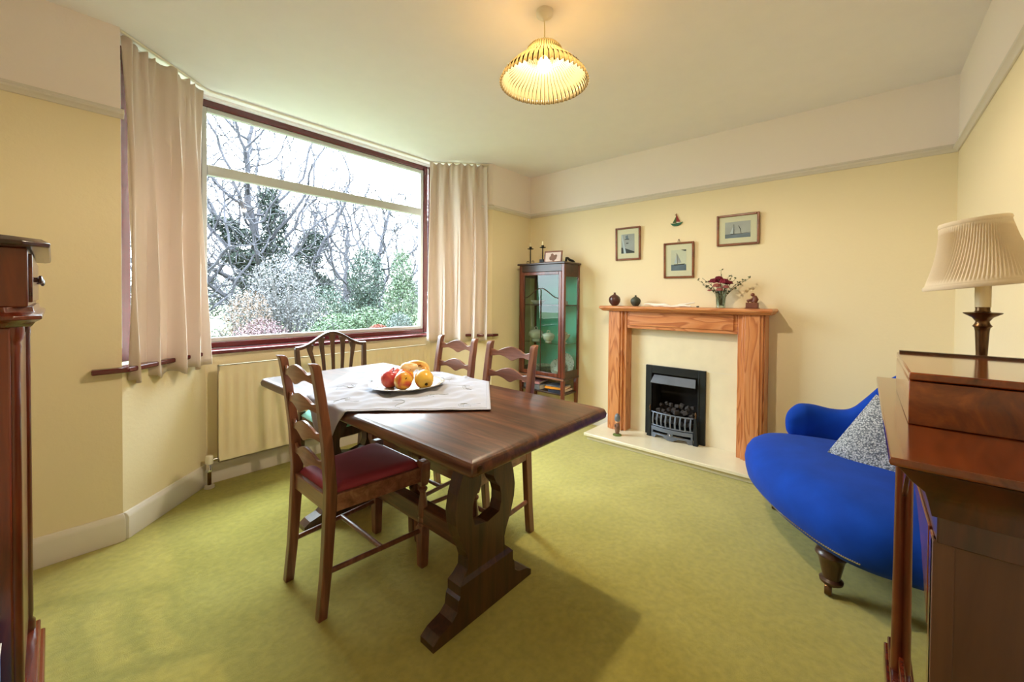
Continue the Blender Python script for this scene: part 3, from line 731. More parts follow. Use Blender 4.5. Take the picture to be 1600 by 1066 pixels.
# driftwood-like white ornament
M['bone'] = plain('bleached_white', 'E9E2D6', .7, vary=.06)
d = thing('driftwood', 'long bleached white driftwood piece lying along the mantel', 'ornament', (3.25, 1.16, MZ))
g = G(); pts = []; rr = []
for i in range(22):
    u = i/21; y = .23-.40*u; pts.append((.008*sin(9*u), y, .010+.006*sin(5*u+1)+.004*sin(19*u))); rr.append(max(.003, .016*sin(pi*min(1, u*1.1+.05))**.5*(1-.25*sin(14*u)**2)))
g.tube(pts, rr, 8); g.build('stem', 'bone', d, smooth=True)
G().tube([(.0, -.06, .016), (-.004, -.10, .022), (-.006, -.145, .032), (-.006, -.175, .036)], [.010, .008, .005, .004], 7).build('twig', 'bone', d, smooth=True)
G().tube([(.0, -.05, .012), (-.02, -.10, .012), (-.03, -.155, .008)], [.010, .007, .006], 7).build('twig', 'bone', d, smooth=True)
one('pebble', G().ball((0, 0, .006), .011, 10, 6, (1, 1, .55)), 'greypot', 'tiny dark pebble on the mantel between driftwood and glass vase', 'pebble', (3.22, .955, MZ))
# glass vase and flowers
v = thing('glass_vase', 'clear cut-glass vase of dried red flowers and leaves on the mantel', 'vase', (3.26, .785+.02, MZ))
secs = []
for r, z in [(.032, 0), (.031, .01), (.031, .03), (.034, .08), (.042, .135), (.040, .135), (.031, .08), (.027, .03), (.02, .012)]:
    secs.append([((r+.0018*(k % 2))*cos(2*pi*k/24), (r+.0018*(k % 2))*sin(2*pi*k/24), z) for k in range(24)])
G().loft(secs).build('glass', 'vase_glass', v, smooth=True)
fl = thing('dried_bouquet', 'bouquet of dried dark red roses and eucalyptus in the glass vase', 'flowers', (3.26, .805, MZ+.02))
M['driedstem'] = plain('dried_stems', '6A5A34', .9, vary=.3); M['dleaf'] = plain('grey_green_leaves', '4E5A3C', .7, vary=.3)
M['rose'] = plain('dark_red_petals', '7A1230', .7, vary=.35); M['rosepale'] = plain('dusty_pink_petals', 'A8605C', .7, vary=.25)
rnd = random.Random(11); g = G(); lg = G()
tips = [(-.17, .05, .19, 1), (-.13, .03, .20, 1), (.15, -.0, .185, 1), (.19, .02, .20, 1), (.10, .02, .20, 1), (0.0, .0, .26, 1), (-.09, -.03, .13, 1), (-.12, .0, .15, 1), (.08, -.03, .21, 1), (.13, .02, .16, 1), (.05, 0, .21, 1)]
for (ty, tx, tz, _) in tips:
    ty = -ty
    p0 = Vector((rnd.uniform(-.012, .012), rnd.uniform(-.015, .015), 0)); p3 = Vector((tx*.6, ty, tz)); p1 = Vector((p0.x, p0.y+ty*.1, .10)); pp = []
    for i in range(9):
        u = i/8; pp.append((1-u)**2*p0+2*u*(1-u)*p1+u*u*p3)
    g.tube(pp, .0013, 4)
    for i in range(4, 9):
        for s in (-1, 1):
            c = pp[i]; sz = .016
            dv = Vector((rnd.uniform(-1, 1), rnd.uniform(-1, 1), rnd.uniform(-.2, 1))).normalized(); w = dv.cross(Vector((rnd.uniform(-1, 1), 1, 0))).normalized()
            lg.add([c, c+dv*sz*.6+w*sz*.4, c+dv*sz*1.3, c+dv*sz*.6-w*sz*.4], [(0, 1, 2, 3)])
for k in range(14):
    g.tube([(rnd.uniform(-.015, .015), rnd.uniform(-.015, .015), 0), (rnd.uniform(-.03, .03), rnd.uniform(-.03, .03), .15)], .0015, 4)
g.build('stems', 'driedstem', fl); lg.build('leaves', 'dleaf', fl)
def rose(c, r, mat):
    g = G(); rn = random.Random(int(c[1]*1000)+9)
    for ring in range(4):
        for k in range(5+ring):
            a = 2*pi*k/(5+ring)+ring; rr2 = r*(.25+.25*ring)
            p = Vector((rr2*cos(a), rr2*sin(a), .3*r*(1.2-ring*.5))); nv = Vector((cos(a), sin(a), .8)).normalized(); tv = Vector((-sin(a), cos(a), 0)); uv = nv.cross(tv)
            s = r*(.35+.12*ring)
            q = [Vector(c)+p-tv*s-uv*s*.5, Vector(c)+p+tv*s-uv*s*.5, Vector(c)+p+tv*s*.8+uv*s+nv*.2*s, Vector(c)+p+uv*s*1.2+nv*.1*s, Vector(c)+p-tv*s*.8+uv*s+nv*.2*s]
            g.add(q, [(0, 1, 2, 3, 4)])
    g.ball(c, r*.6, 8, 6)
    g.build('rose', mat, fl)
rose((-.02, -.025, .175), .030, 'rose'); rose((-.01, .045, .180), .028, 'rose'); rose((.0, .015, .200), .024, 'rose'); rose((-.01, -.055, .165), .022, 'rose')
rose((-.03, .02, .145), .024, 'rosepale'); rose((-.03, -.04, .135), .018, 'rosepale'); rose((-.03, .07, .11), .012, 'rosepale'); rose((-.035, .0, .115), .02, 'rosepale')
# carved figure
f = thing('carved_figurine', 'small brown wooden seated figurine on a block at the right end of the mantel', 'figurine', (3.262, .60, MZ))
M['fig'] = plain('reddish_brown_wood', '6E3A26', .5, vary=.2)
G().box(-.03, .03, -.042, .042, 0, .005).box(-.026, .026, -.037, .037, .005, .042).build('plinth', 'fig', f, bevel=.002)
g = G(); g.tube([(0, -.012, .045), (0, -.02, .065), (0, -.014, .082), (0, -.006, .09)], [.018, .02, .015, .008], 10); g.ball((0, -.002, .098), .013, 12, 8)
g.tube([(0, -.012, .078), (-.012, .008, .062), (-.005, .022, .058)], [.007, .006, .005], 8); g.tube([(0, -.01, .05), (0, .018, .058), (0, .03, .046)], [.012, .010, .008], 8)
g.build('figure', 'fig', f, smooth=True)
G().ball((-.0, .022, .056), .012, 10, 6, (1, 1.2, .8)).build('bundle', 'fig', f, smooth=True)
# hearth figurine
f = thing('garden_figurine', 'small painted figurine with grey cap standing on a green base on the hearth', 'figurine', (3.08, 1.535, .0605))
M['moss'] = plain('mossy_green', '5C6E34', .8, vary=.3); M['greycap'] = plain('grey_glaze', '70757E', .35, vary=.25, coat=.3); M['figbrown'] = plain('painted_brown', '7E5A48', .6, vary=.4); M['skin'] = plain('painted_face', 'D8A27C', .6)
G().lathe([(.036, 0), (.036, .006), (.026, .011), (.01, .014)], n=16).build('base', 'moss', f, smooth=True)
g = G(); g.lathe([(.014, .012), (.018, .03), (.021, .06), (.017, .085), (.012, .10)], n=14); g.build('body', 'figbrown', f, smooth=True)
g = G(); g.ball((0, 0, .112), .016, 12, 8); g.build('face', 'skin', f, smooth=True)
g = G(); g.lathe([(.017, .118), (.024, .128), (.023, .155), (.016, .172), (.006, .18)], n=14); g.build('cap', 'greycap', f, smooth=True)
g = G(); g.tube([(-.012, .014, .09), (-.024, .012, .075), (-.022, -.004, .065)], .005, 7); g.tube([(-.012, -.014, .09), (-.024, -.012, .075), (-.022, .0, .065)], .005, 7); g.build('arms', 'figbrown', f, smooth=True)

# ================================================================== PICTURES
M['frame'] = wood('brown_picture_frame', '4A2412', '7A4224', '94582E', 'y', .35, .3); M['mount'] = plain('cream_mount', 'E8DCC0', .8, vary=.01)
M['photo_sky'] = plain('photo_sky', 'A8A6A6', .4, vary=.12); M['photo_sky2'] = plain('photo_pale_sky', 'D6D2BE', .4, vary=.05); M['photo_sea'] = plain('photo_sea', '5E6C7E', .4, vary=.25)
M['photo_dark'] = plain('photo_dark', '24282C', .5, vary=.2); M['photo_light'] = plain('photo_sail', 'C6CCD6', .5, vary=.1)
def picture(label, yc, zc, w, h, pw, ph, scene, fw=.016, tilt=0):
    t = thing('framed_photograph', label, 'picture', (XE-.007, yc, zc), 0, 'framed sailing photographs above the mantel'); t.rotation_euler = (tilt, radians(-2), 0)
    g = G(); g.box(-.018, 0, -w/2, -w/2+fw, -h/2, h/2).box(-.018, 0, w/2-fw, w/2, -h/2, h/2).box(-.018, 0, -w/2+fw, w/2-fw, -h/2, -h/2+fw).box(-.018, 0, -w/2+fw, w/2-fw, h/2-fw, h/2)
    g.build('frame', 'frame', t, bevel=.004)
    G().box(-.008, -.002, -w/2+fw-.002, w/2-fw+.002, -h/2+fw-.002, h/2-fw+.002).build('mount', 'mount', t)
    x = -.0085
    # local y points to picture-left
    def quad(a, c, e, f2, m, dx, nm): G().box(x-dx, x+.001, min(a, c), max(a, c), e, f2).build(nm, m, t)
    sky = 'photo_sky2' if scene == 1 else 'photo_sky'
    quad(-pw/2, pw/2, -ph/2, ph/2, sky, .0005, 'photo_sky')
    def poly(ps, m, dx, nm):
        G().prism([(-a*pw/2, c*ph/2) for a, c in ps], 'yz', x-dx, x).build(nm, m, t)
    if scene == 1:
        quad(-pw/2, pw/2, -ph/2, -ph*.21, 'photo_sea', .001, 'photo_sea')
        poly([(-.65, -.40), (-.55, -.50), (.75, -.46), (.85, -.34), (.1, -.38)], 'photo_dark', .0015, 'photo_boat')
        poly([(-.22, .65), (-.15, .6), (.38, -.22), (-.05, -.3)], 'photo_sky', .0015, 'photo_sail'); poly([(-.25, .68), (-.2, .68), (-.12, -.35), (-.18, -.35)], 'photo_dark', .0018, 'photo_mast')
        poly([(-.28, .45), (-.22, .5), (-.2, -.3), (-.6, -.3)], 'photo_light', .0013, 'photo_sail')
        poly([(.3, 1), (1, 1), (1, .86), (.75, .88)], 'photo_dark', .0014, 'photo_sail')
    elif scene == 0:
        poly([(-1, -1), (1, -1), (1, -.86), (-.4, -.45), (-1, -.35)], 'photo_dark', .001, 'photo_boat')
        poly([(-.95, .98), (-.85, .98), (-.4, -.5), (-.25, -1), (-.6, -1)], 'photo_light', .0015, 'photo_sail')
        poly([(-.45, .5), (.2, .5), (.2, .42), (-.45, .42)], 'photo_dark', .0014, 'photo_mast'); poly([(-.25, .1), (.1, .1), (.1, .0), (-.25, .0)], 'photo_dark', .0014, 'photo_mast')
        poly([(-.35, .8), (0, .9), (.1, .5), (-.3, .5)], 'photo_sea', .0012, 'photo_sail')
    else:
        quad(-pw/2, pw/2, -ph/2, -ph*.25, 'photo_sea', .001, 'photo_sea')
        poly([(-.6, -.48), (-.5, -.58), (.35, -.56), (.45, -.46), (1, -.42), (1, -.46), (.3, -.5)], 'photo_dark', .0015, 'photo_boat')
        poly([(-.3, .7), (-.27, .7), (-.25, -.5), (-.32, -.5)], 'photo_dark', .0018, 'photo_mast'); poly([(.05, .5), (.09, .5), (.25, .05), (.3, -.5), (.26, -.5), (.2, .0)], 'photo_dark', .0016, 'photo_mast')
        poly([(-.33, .5), (-.33, -.45), (-.6, -.45)], 'photo_light', .0013, 'photo_sail')
    G().box(x-.0035, x-.003, -w/2+fw, w/2-fw, -h/2+fw, h/2-fw).build('glazing', 'glass', t)
    return t
picture('upright framed sailing photo with a pale sail, leftmost picture above the mantel', 1.594, 1.686, .235, .292, .125, .170, 0, tilt=0)
p = picture('upright framed photo of a yacht hung lower, below the toy sailboat', 1.150, 1.515, .242, .291, .120, .168, 1)
g = G(); g.tube([(-.004, -.008, .145), (-.004, -.007, .158), (-.004, 0, .166), (-.004, .007, .158), (-.004, .008, .145)], .002, 6); g.build('hanging_ring', 'brass', p)
g = G(); g.ball((-.003, 0, .168), .005, 8, 6); g.build('picture_hook', 'brass', p)
picture('landscape framed photo of sailing boats, rightmost picture above the mantel', .722, 1.720, .286, .232, .170, .120, 2)
# toy boat on the wall
s_ = thing('toy_sailboat', 'small wall-hung toy sailboat with green hull and red and green sails', 'ornament', (XE-.002, 1.172, 1.81))
M['toygreen'] = plain('toy_green', '0E5A3C', .35, vary=.2); M['toyolive'] = plain('toy_olive', '3A5A18', .5, vary=.2); M['toyred'] = plain('toy_red', '8A1016', .45, vary=.15); M['toywhite'] = plain('toy_white', 'EDE4DA', .5)
G().prism([(.05, .012), (.035, -.006), (.018, -.012), (-.01, -.012), (-.03, -.004), (-.048, .016), (-.02, .012), (.02, .008)], 'yz', -.012, 0).build('hull', 'toygreen', s_, bevel=.001)
G().prism([(.008, .062), (.034, .014), (.008, .014)], 'yz', -.006, -.002).build('sail', 'toyolive', s_)
G().prism([(.002, .078), (.001, .022), (-.03, .018)], 'yz', -.006, -.002).build('sail', 'toyred', s_)
G().prism([(.006, .09), (.003, .09), (.003, .01), (.006, .01)], 'yz', -.008, -.001).prism([(.006, .084), (.018, .078), (.006, .076)], 'yz', -.006, -.003).build('mast', 'frame', s_)
G().prism([(.002, .021), (-.028, .017), (-.028, .012), (.002, .012)], 'yz', -.009, -.002).build('deckhouse', 'toywhite', s_)

# ================================================================== DISPLAY CABINET
DX, DY0, DY1, DZ = 3.092, 2.085, 2.625, 1.53
dc = thing('display_cabinet', 'tall narrow glazed mahogany display cabinet in the corner beside the fireplace', 'cabinet', (3.23, 2.355, 0))
ox, oy = 3.23, 2.355
def bx(g, x0, x1, y0, y1, z0, z1): return g.box(x0-ox, x1-ox, y0-oy, y1-oy, z0, z1)
XB = 3.36
bx(G(), DX-.018, XB+.0, DY0-.016, DY1+.016, DZ-.012, DZ+.006).build('top', 'cabdark', dc, bevel=.004)
for q in ((DX, DX+.03, DY0, DY0+.03), (DX, DX+.03, DY1-.03, DY1), (XB-.025, XB, DY0, DY0+.02), (XB-.025, XB, DY1-.02, DY1)):
    bx(G(), *q, .45, DZ-.012).build('corner_post', 'cabwood', dc, bevel=.003)
bx(G(), DX+.002, DX+.02, DY0+.03, DY1-.03, 1.45, DZ-.012).build('cornice_rail', 'cabdark', dc, bevel=.002)
for q in ((DY0+.002, DY0+.016, 1.40, DZ-.012), (DY1-.016, DY1-.002, 1.40, DZ-.012), (DY0+.002, DY0+.016, .44, .51), (DY1-.016, DY1-.002, .44, .51)):
    bx(G(), DX+.03, XB-.025, *q).build('side_rail', 'cabdark', dc, bevel=.002)
bx(G(), DX, XB, DY0, DY1, .425, .45).build('cabinet_floor', 'cabdark', dc, bevel=.003)
bx(G(), DX-.008, DX, DY0-.006, DY1+.006, .428, .446).build('bead_moulding', 'chair_y', dc, bevel=.003)
bx(G(), XB-.008, XB-.001, DY0+.02, DY1-.02, .45, DZ-.012).build('back_panel', 'teal', dc)
dr = G(); a0, a1, c0, c1 = DY0+.032, DY1-.032, .452, 1.448
for q in ((a0, a0+.032, c0, c1), (a1-.032, a1, c0, c1), (a0+.032, a1-.032, c0, c0+.035), (a0+.032, a1-.032, c1-.03, c1)): bx(dr, DX-.002, DX+.018, *q)
door = dr.build('door', 'cabwood', dc, bevel=.003)
g = G(); bx(g, DX+.006, DX+.009, a0+.03, a1-.03, c0+.03, c1-.028); g.build('door_glass', 'cabglass', door)
g = G(); ym = (a0+a1)/2
g.tube([(DX+.002-ox, ym-oy, c0+.035), (DX+.002-ox, ym-oy, 1.28)], .0045, 6)
pts = []
for i in range(21):
    u = -1+2*i/20; pts.append((DX+.002-ox, ym-oy+u*.2065, 1.195+.095*(.5+.5*cos(pi*u))-.0))
g.tube(pts, .0045, 6); g.build('astragal', 'cabdark', door)
for (yy, nm) in ((DY0+.008, 'side_glass'), (DY1-.01, 'side_glass')):
    g = G(); bx(g, DX+.03, XB-.025, yy, yy+.003, .51, 1.40); g.build(nm, 'cabglass', dc)
SH = [(.76, 'glass'), (1.13, 'wood')]
g = G(); bx(g, DX+.035, XB-.01, DY0+.02, DY1-.02, .757, .763); g.build('glass_shelf', 'vase_glass', dc)
g = G(); bx(g, DX+.035, XB-.01, DY0+.02, DY1-.02, 1.122, 1.132); g.build('wood_shelf', 'cabdark', dc)
for (xx, yy) in ((DX+.02, DY0+.02), (DX+.02, DY1-.02), (XB-.02, DY0+.02), (XB-.02, DY1-.02)):
    x, y = xx-ox, yy-oy
    G().bar([(x, y, 0), (x, y, .425)], [.011, .017], [.011, .017]).build('leg', 'cabwood', dc, bevel=.002)
bx(G(), DX+.01, XB-.01, DY0+.01, DY1-.01, .285, .30).build('undershelf', 'cabdark', dc, bevel=.002)
# china in the cabinet
def tureen(loc, s, label, handles=True, cat='tureen', name='lidded_tureen'):
    t = thing(name, label, cat, loc, 0); t.scale = (s, s, s)
    G().lathe([(.03, 0), (.034, .006), (.028, .014), (.05, .03), (.062, .055), (.065, .07), (.062, .071), (.05, .05), (.03, .02)], n=24).build('bowl', 'china', t, smooth=True)
    lid = G().lathe([(.066, .070), (.064, .078), (.05, .092), (.02, .102), (.006, .104)], n=24).build('lid', 'china', t, smooth=True)
    G().tube([(0, -.016, .100), (0, -.017, .118), (0, 0, .124), (0, .017, .118), (0, .016, .100)], .004, 6).build('lid_handle', 'china', lid, smooth=True)
    if handles:
        for q in (-1, 1):
            G().tube([(0, q*.058, .062), (0, q*.082, .064), (0, q*.084, .044), (0, q*.056, .040)], .004, 6).build('side_handle', 'china', t, smooth=True)
    return t
tureen((3.21, 2.50, .7635), 1.15, 'large white lidded tureen at the left of the middle cabinet shelf')
tureen((3.17, 2.315, .7635), .95, 'low white lidded dish in the middle of the middle cabinet shelf', False)
t = thing('sauce_boat', 'white china boat on a foot at the right end of the middle cabinet shelf', 'sauce boat', (3.22, 2.17, .7635))
G().lathe([(.03, 0), (.03, .004), (.015, .012), (.02, .03), (.05, .06), (.06, .085), (.057, .085), (.045, .06), (.01, .03)], n=20, mat=Matrix.Diagonal((1.3, .95, 1, 1))).build('bowl', 'china', t, smooth=True)
G().ball((0, 0, .092), .04, 14, 6, (1.2, .9, .5)).build('lid', 'china', t, smooth=True)
t0_ = one('dinner_plate', G().lathe([(.05, 0), (.06, .003), (.095, .012), (.097, .014), (.06, .006), (.05, .004)], n=28), 'pattern', 'white patterned plate at the bottom of the stack in the cabinet', 'plate', (3.22, 2.42, .4505), group='stacked plates in the display cabinet')
for k in range(1, 6):
    c = t0_.copy(); COL.objects.link(c); c.location = (3.22+.002*(k % 2), 2.42-.003*(k % 3), .4505+.0125*k)
    c['label'] = ['', 'white plate second from the bottom of the cabinet stack', 'white plate third from the bottom of the cabinet stack', 'white plate third from the top of the cabinet stack', 'white plate second from the top of the cabinet stack', 'topmost white plate of the stack on the cabinet floor'][k]
def standplate(loc, r, tilt, label):
    mt = Matrix.Translation((0, 0, r*cos(tilt))) @ Matrix.Rotation(-(pi/2-tilt), 4, 'Y')
    g = G(); g.lathe([(r*.5, 0), (r*.6, .003), (r*.97, .013), (r, .016), (r*.6, .007), (r*.5, .004)], n=36, mat=mt)
    return one('display_plate', g, 'pattern', label, 'plate', loc)
standplate((3.285, 2.19, .452), .105, .2, 'large patterned plate standing upright at the right in the display cabinet')
standplate((3.235, 2.255, .452), .075, .25, 'smaller patterned plate propped in front of the large one in the cabinet')
one('teacup', G().lathe([(.05, 0), (.055, .004), (.05, .008), (.02, .008), (.022, .02), (.035, .05), (.033, .05), (.02, .02), (.015, .012)], n=20), 'china', 'white cup on a saucer at the front right of the cabinet floor', 'cup', (3.15, 2.20, .452))
one('china_dish', G().lathe([(.03, 0), (.05, .01), (.075, .04), (.073, .041), (.045, .014), (.02, .008)], n=20), 'china', 'shallow white china dish on the upper cabinet shelf', 'dish', (3.2, 2.47, 1.1325))
one('china_trinket', G().lathe([(.016, 0), (.02, .008), (.014, .02), (.019, .03), (.006, .04)], n=12), 'china', 'tiny white trinket on the upper cabinet shelf behind the side glass', 'ornament', (3.25, 2.17, 1.1325))
# books and magazines on the undershelf
def book(x, y, z, w, d_, h, rz, mat, label, name='magazine', cat='magazine'):
    t = thing(name, label, cat, (x, y, z), rz, 'books and magazines under the display cabinet')
    G().box(-w/2, w/2, -d_/2, d_/2, 0, h*.12).box(-w/2, w/2, -d_/2, d_/2, h*.88, h).box(-w/2, -w/2+.003, -d_/2, d_/2, 0, h).build('cover', mat, t)
    G().box(-w/2+.004, w/2-.004, -d_/2+.003, d_/2-.003, h*.12, h*.88).build('pages', 'paper', t)
M['mag_grey'] = plain('grey_magazine_cover', '6F737A', .35, vary=.5); M['mag_orange'] = plain('orange_book_cover', 'E0902A', .4, vary=.08)
M['mag_pink'] = plain('pink_cover', 'C88C92', .5, vary=.1); M['mag_navy'] = plain('navy_cover', '23283C', .35, vary=.4)
book(3.215, 2.20, .3005, .21, .15, .03, .05, 'mag_navy', 'thick dark book at the bottom of the pile under the cabinet', 'book', 'book')
book(3.20, 2.22, .3315, .17, .20, .022, radians(12), 'mag_orange', 'orange-spined book on top of the dark book under the cabinet', 'book', 'book')
book(3.195, 2.21, .3545, .15, .19, .008, radians(4), 'mag_grey', 'grey printed magazine topmost on the pile under the cabinet')
book(3.215, 2.47, .3005, .20, .22, .05, radians(-6), 'mag_grey', 'pale grey magazine lying at the left of the cabinet undershelf')
book(3.205, 2.50, .3515, .19, .20, .022, radians(8), 'mag_pink', 'pink folder on top of the grey magazine under the cabinet', 'folder', 'folder')
# items on the cabinet top
def candle(loc, label, base):
    t = thing('candlestick', label, 'candlestick', loc, 0, 'black iron candlesticks on the display cabinet')
    g = G(); g.tube([(0, 0, .004), (0, 0, .155)], [.006, .005], 8)
    if base == 0:
        for s in (-1, 1):
            pts = []
            for i in range(15):
                a = -pi/2+1.6*pi*i/14; rr = .018-.008*i/14
                pts.append((0, s*(.03+rr*cos(a)), .022+rr*sin(a)))
            g.tube([(0, 0, .006)]+pts, .0028, 6)
    else: g.box(-.022, .022, -.022, .022, 0, .04)
    g.build('stem', 'black', t)
    G().lathe([(.006, .150), (.03, .156), (.032, .160), (.012, .162), (.014, .178), (.010, .180)], n=16).build('drip_pan', 'black', t, smooth=True)
    G().lathe([(.009, .165), (.009, .215), (.007, .219)], n=12).build('candle', 'wax', t, smooth=True)
    G().tube([(0, 0, .219), (.001, 0, .226)], .001, 4).build('wick', 'black', t)
candle((3.19, 2.565, DZ+.0065), 'left black iron candlestick with scrolled base and cream candle', 0)
candle((3.17, 2.395, DZ+.0065), 'right black iron candlestick with square foot, beside the photo frame', 1)
f = thing('photo_frame', 'wooden photo frame with a pink and brown picture on top of the display cabinet', 'photo frame', (3.155, 2.262, DZ+.0065)); f.rotation_euler = (0, radians(-8), radians(10))
f.rotation_euler = (0, radians(8), radians(8))
g = G(); w, h = .096, .115
for q in ((-w, -w+.013, 0, h), (w-.013, w, 0, h), (-w+.013, w-.013, 0, .013), (-w+.013, w-.013, h-.013, h)): g.box(-.006, .006, *q)
g.build('frame', 'frame', f, bevel=.002)
M['pic_pale'] = plain('faded_print', 'D8C4BC', .4, vary=.08)
G().box(-.002, .004, -w+.012, w-.012, .012, h-.012).build('print', 'pic_pale', f)
g = G(); 
for (yy, zz, r) in ((-.015, .05, .024), (.018, .045, .022), (-.03, .065, .014), (.01, .075, .016), (-.005, .03, .016)): g.lathe([(r, 0), (r, .001), (.001, .0012)], (0, 0, 0), 14, Matrix.Translation((-.0022, yy, zz)) @ Matrix.Rotation(radians(-90), 4, 'Y'))
g.build('printed_figures', 'figbrown', f)
G().tube([(.004, 0, .09), (.045, 0, 0.004)], .003, 5).build('strut', 'black', f)
t = thing('dark_ornament', 'dark curved pewter dish ornament behind the photo frame on the cabinet', 'ornament', (3.285, 2.15, DZ+.0065))
G().tube([(.02, .065, .0), (.02, .06, .03), (.01, .05, .055), (.005, .03, .05), (0, .0, .028), (0, -.03, .02), (0, -.055, .008)], [.012, .012, .01, .012, .013, .012, .004], 10).build('body', 'blackiron', t, smooth=True)

# ================================================================== PENDANT LAMP
pd = thing('pendant_lamp', 'lit pendant lamp with ribbed pale glass shade hanging from the ceiling', 'pendant lamp', (1.455, 1.10, ZC))
g = G(); g.lathe([(.038, 0), (.038, -.012), (.036, -.02), (.012, -.034), (.006, -.042)], n=24); g.build('ceiling_rose', 'white_plastic', pd, smooth=True)
G().tube([(0, 0, -.035), (.001, 0, -.1), (0, 0, -.15)], .0028, 8).build('cable', 'wax', pd, smooth=True)
G().lathe([(.006, -.138), (.02, -.148), (.02, -.185), (.014, -.19), (.014, -.2)], n=16).build('bulb_holder', 'wax', pd, smooth=True)
nr = 54; secs = []
for j, (r, z) in enumerate([(.022, -.148), (.045, -.150), (.062, -.158), (.074, -.172), (.084, -.192), (.095, -.208), (.115, -.226), (.14, -.246), (.165, -.272), (.184, -.296), (.196, -.322)]):
    sec = []
    for k in range(nr*6):
        a = 2*pi*k/(nr*6); tw = .38*(j/10)**2*1.2
        amp = .0012+.0038*(j/10)
        w_ = cos(nr*(a-tw))
        sec.append(((r+amp*w_*.8)*cos(a), (r+amp*w_*.8)*sin(a), z+amp*w_*.7))
    secs.append(sec)
g = G(); g.loft(secs, cap=False); sh = g.build('glass_shade', 'glass_shade', pd, smooth=True, solid=.0025)
M['groove_darkening'] = plain('painted_groove_darkening', (.006, .004, .0015), .9, spec=0); sh.data.materials.append(M['groove_darkening'])  # rib grooves coloured near black, painting in the darkening of refracting glass
for p in sh.data.polygons:
    if p.index % 6 == 2 and p.index >= nr*6*3: p.material_index = 1
m, n, l, b = newmat('glowing_bulb'); b.inputs['Emission Color'].default_value = rgb('FFE9B8'); b.inputs['Emission Strength'].default_value = 25; M['bulb'] = m
G().lathe([(.010, -.2), (.018, -.212), (.027, -.228), (.029, -.242), (.024, -.258), (.012, -.268), (.002, -.270)], n=20).build('bulb', 'bulb', pd, smooth=True)
def pt(loc, e, col, r):
    L = bpy.data.lights.new('pendant_bulb_light', 'POINT'); L.energy = e; L.color = col; L.shadow_soft_size = r
    o = bpy.data.objects.new('pendant_bulb_light', L); COL.objects.link(o); o.location = loc; return o
pt((1.455, 1.10, ZC-.292), 22, (1.0, .82, .58), .03)

# ================================================================== BLUE CHAISE
SX, SY = 2.42, .08
ch = thing('chaise_longue', 'bright blue velvet chaise seat with curved low back and turned wooden legs', 'sofa', (SX, SY, 0))
ol = [(1.95, -.12), (1.95, 0.0), (2.0, .10), (2.11, .215), (2.22, .305), (2.38, .405), (2.54, .475), (2.69, .495), (2.82, .45), (2.90, .34), (2.94, .18), (2.95, 0), (2.93, -.17), (2.86, -.29), (2.7, -.34), (2.45, -.345), (2.2, -.335), (2.04, -.27)]
# smooth closed outline
def smooth(ptsl, k=4):
    n2 = len(ptsl); outp = []
    for i in range(n2):
        p0, p1, p2, p3 = [Vector(ptsl[(i+j-1) % n2]) for j in range(4)]
        for q in range(k):
            t_ = q/k; outp.append(.5*((2*p1)+(-p0+p2)*t_+(2*p0-5*p1+4*p2-p3)*t_*t_+(-p0+3*p1-3*p2+p3)*t_**3))
    return outp
os_ = smooth(ol, 4); cen = Vector((2.45, .04))
def ring(sc, ins, z, dx=0):
    r = []
    for p in os_:
        v2 = p-cen; L = v2.length; q = cen+v2*((L-ins)/L)*sc; r.append((q.x-SX, q.y-SY, z))
    return r
g = G(); g.loft([ring(1, .06, .195), ring(1, .02, .20), ring(1, .0, .225), ring(1, -.012, .27), ring(1, -.016, .31), ring(1, -.008, .35), ring(1, .015, .385), ring(1, .05, .408), ring(.85, .06, .425), ring(.6, .05, .437), ring(.3, .02, .442)])
g.build('seat', 'velvet', ch, smooth=True)
# backrest
bp = [(2.82, .335, .56), (2.87, .29, .59), (2.92, .22, .592), (2.95, .13, .575), (2.96, .05, .59), (2.955, -.02, .67), (2.935, -.10, .775), (2.90, -.18, .84), (2.82, -.25, .87), (2.7, -.29, .87), (2.5, -.305, .86), (2.3, -.31, .80), (2.12, -.30, .66)]
bs2 = [];
for i in range(len(bp)-1):
    p0, p1, p2, p3 = [Vector(bp[max(0, min(len(bp)-1, i+j-1))]) for j in range(4)]
    for q in range(4):
        t_ = q/4; bs2.append(.5*((2*p1)+(-p0+p2)*t_+(2*p0-5*p1+4*p2-p3)*t_*t_+(-p0+3*p1-3*p2+p3)*t_**3))
bs2.append(Vector(bp[-1])); secs = []
for i, p in enumerate(bs2):
    d = (bs2[min(i+1, len(bs2)-1)]-bs2[max(i-1, 0)]); d.z = 0; d.normalize(); nn = Vector((-d.y, d.x, 0))
    if nn.dot(Vector((cen.x, cen.y, 0))-Vector((p.x, p.y, 0))) < 0: nn = -nn
    e = min(1, i/5)**.5; e2 = min(1, (len(bs2)-1-i)/5)**.5; k = max(.15, min(e, e2)); th2 = .05*k; zb = .36 if k > .9 else .36+.10*(1-k); zt = p.z - (.05*(1-k))
    prof = [(.9, zb), (1.05, zb+.35*(zt-zb)), (1.25, zb+.7*(zt-zb)), (1.1, zt-.025), (.5, zt-.004), (-.3, zt), (-.9, zt-.03), (-.9, zb+.5*(zt-zb)), (-.7, zb)]
    secs.append([(p.x+nn.x*a*th2-SX, p.y+nn.y*a*th2-SY, z) for a, z in prof])
G().loft(secs).build('backrest', 'velvet', ch, smooth=True, sub=1)
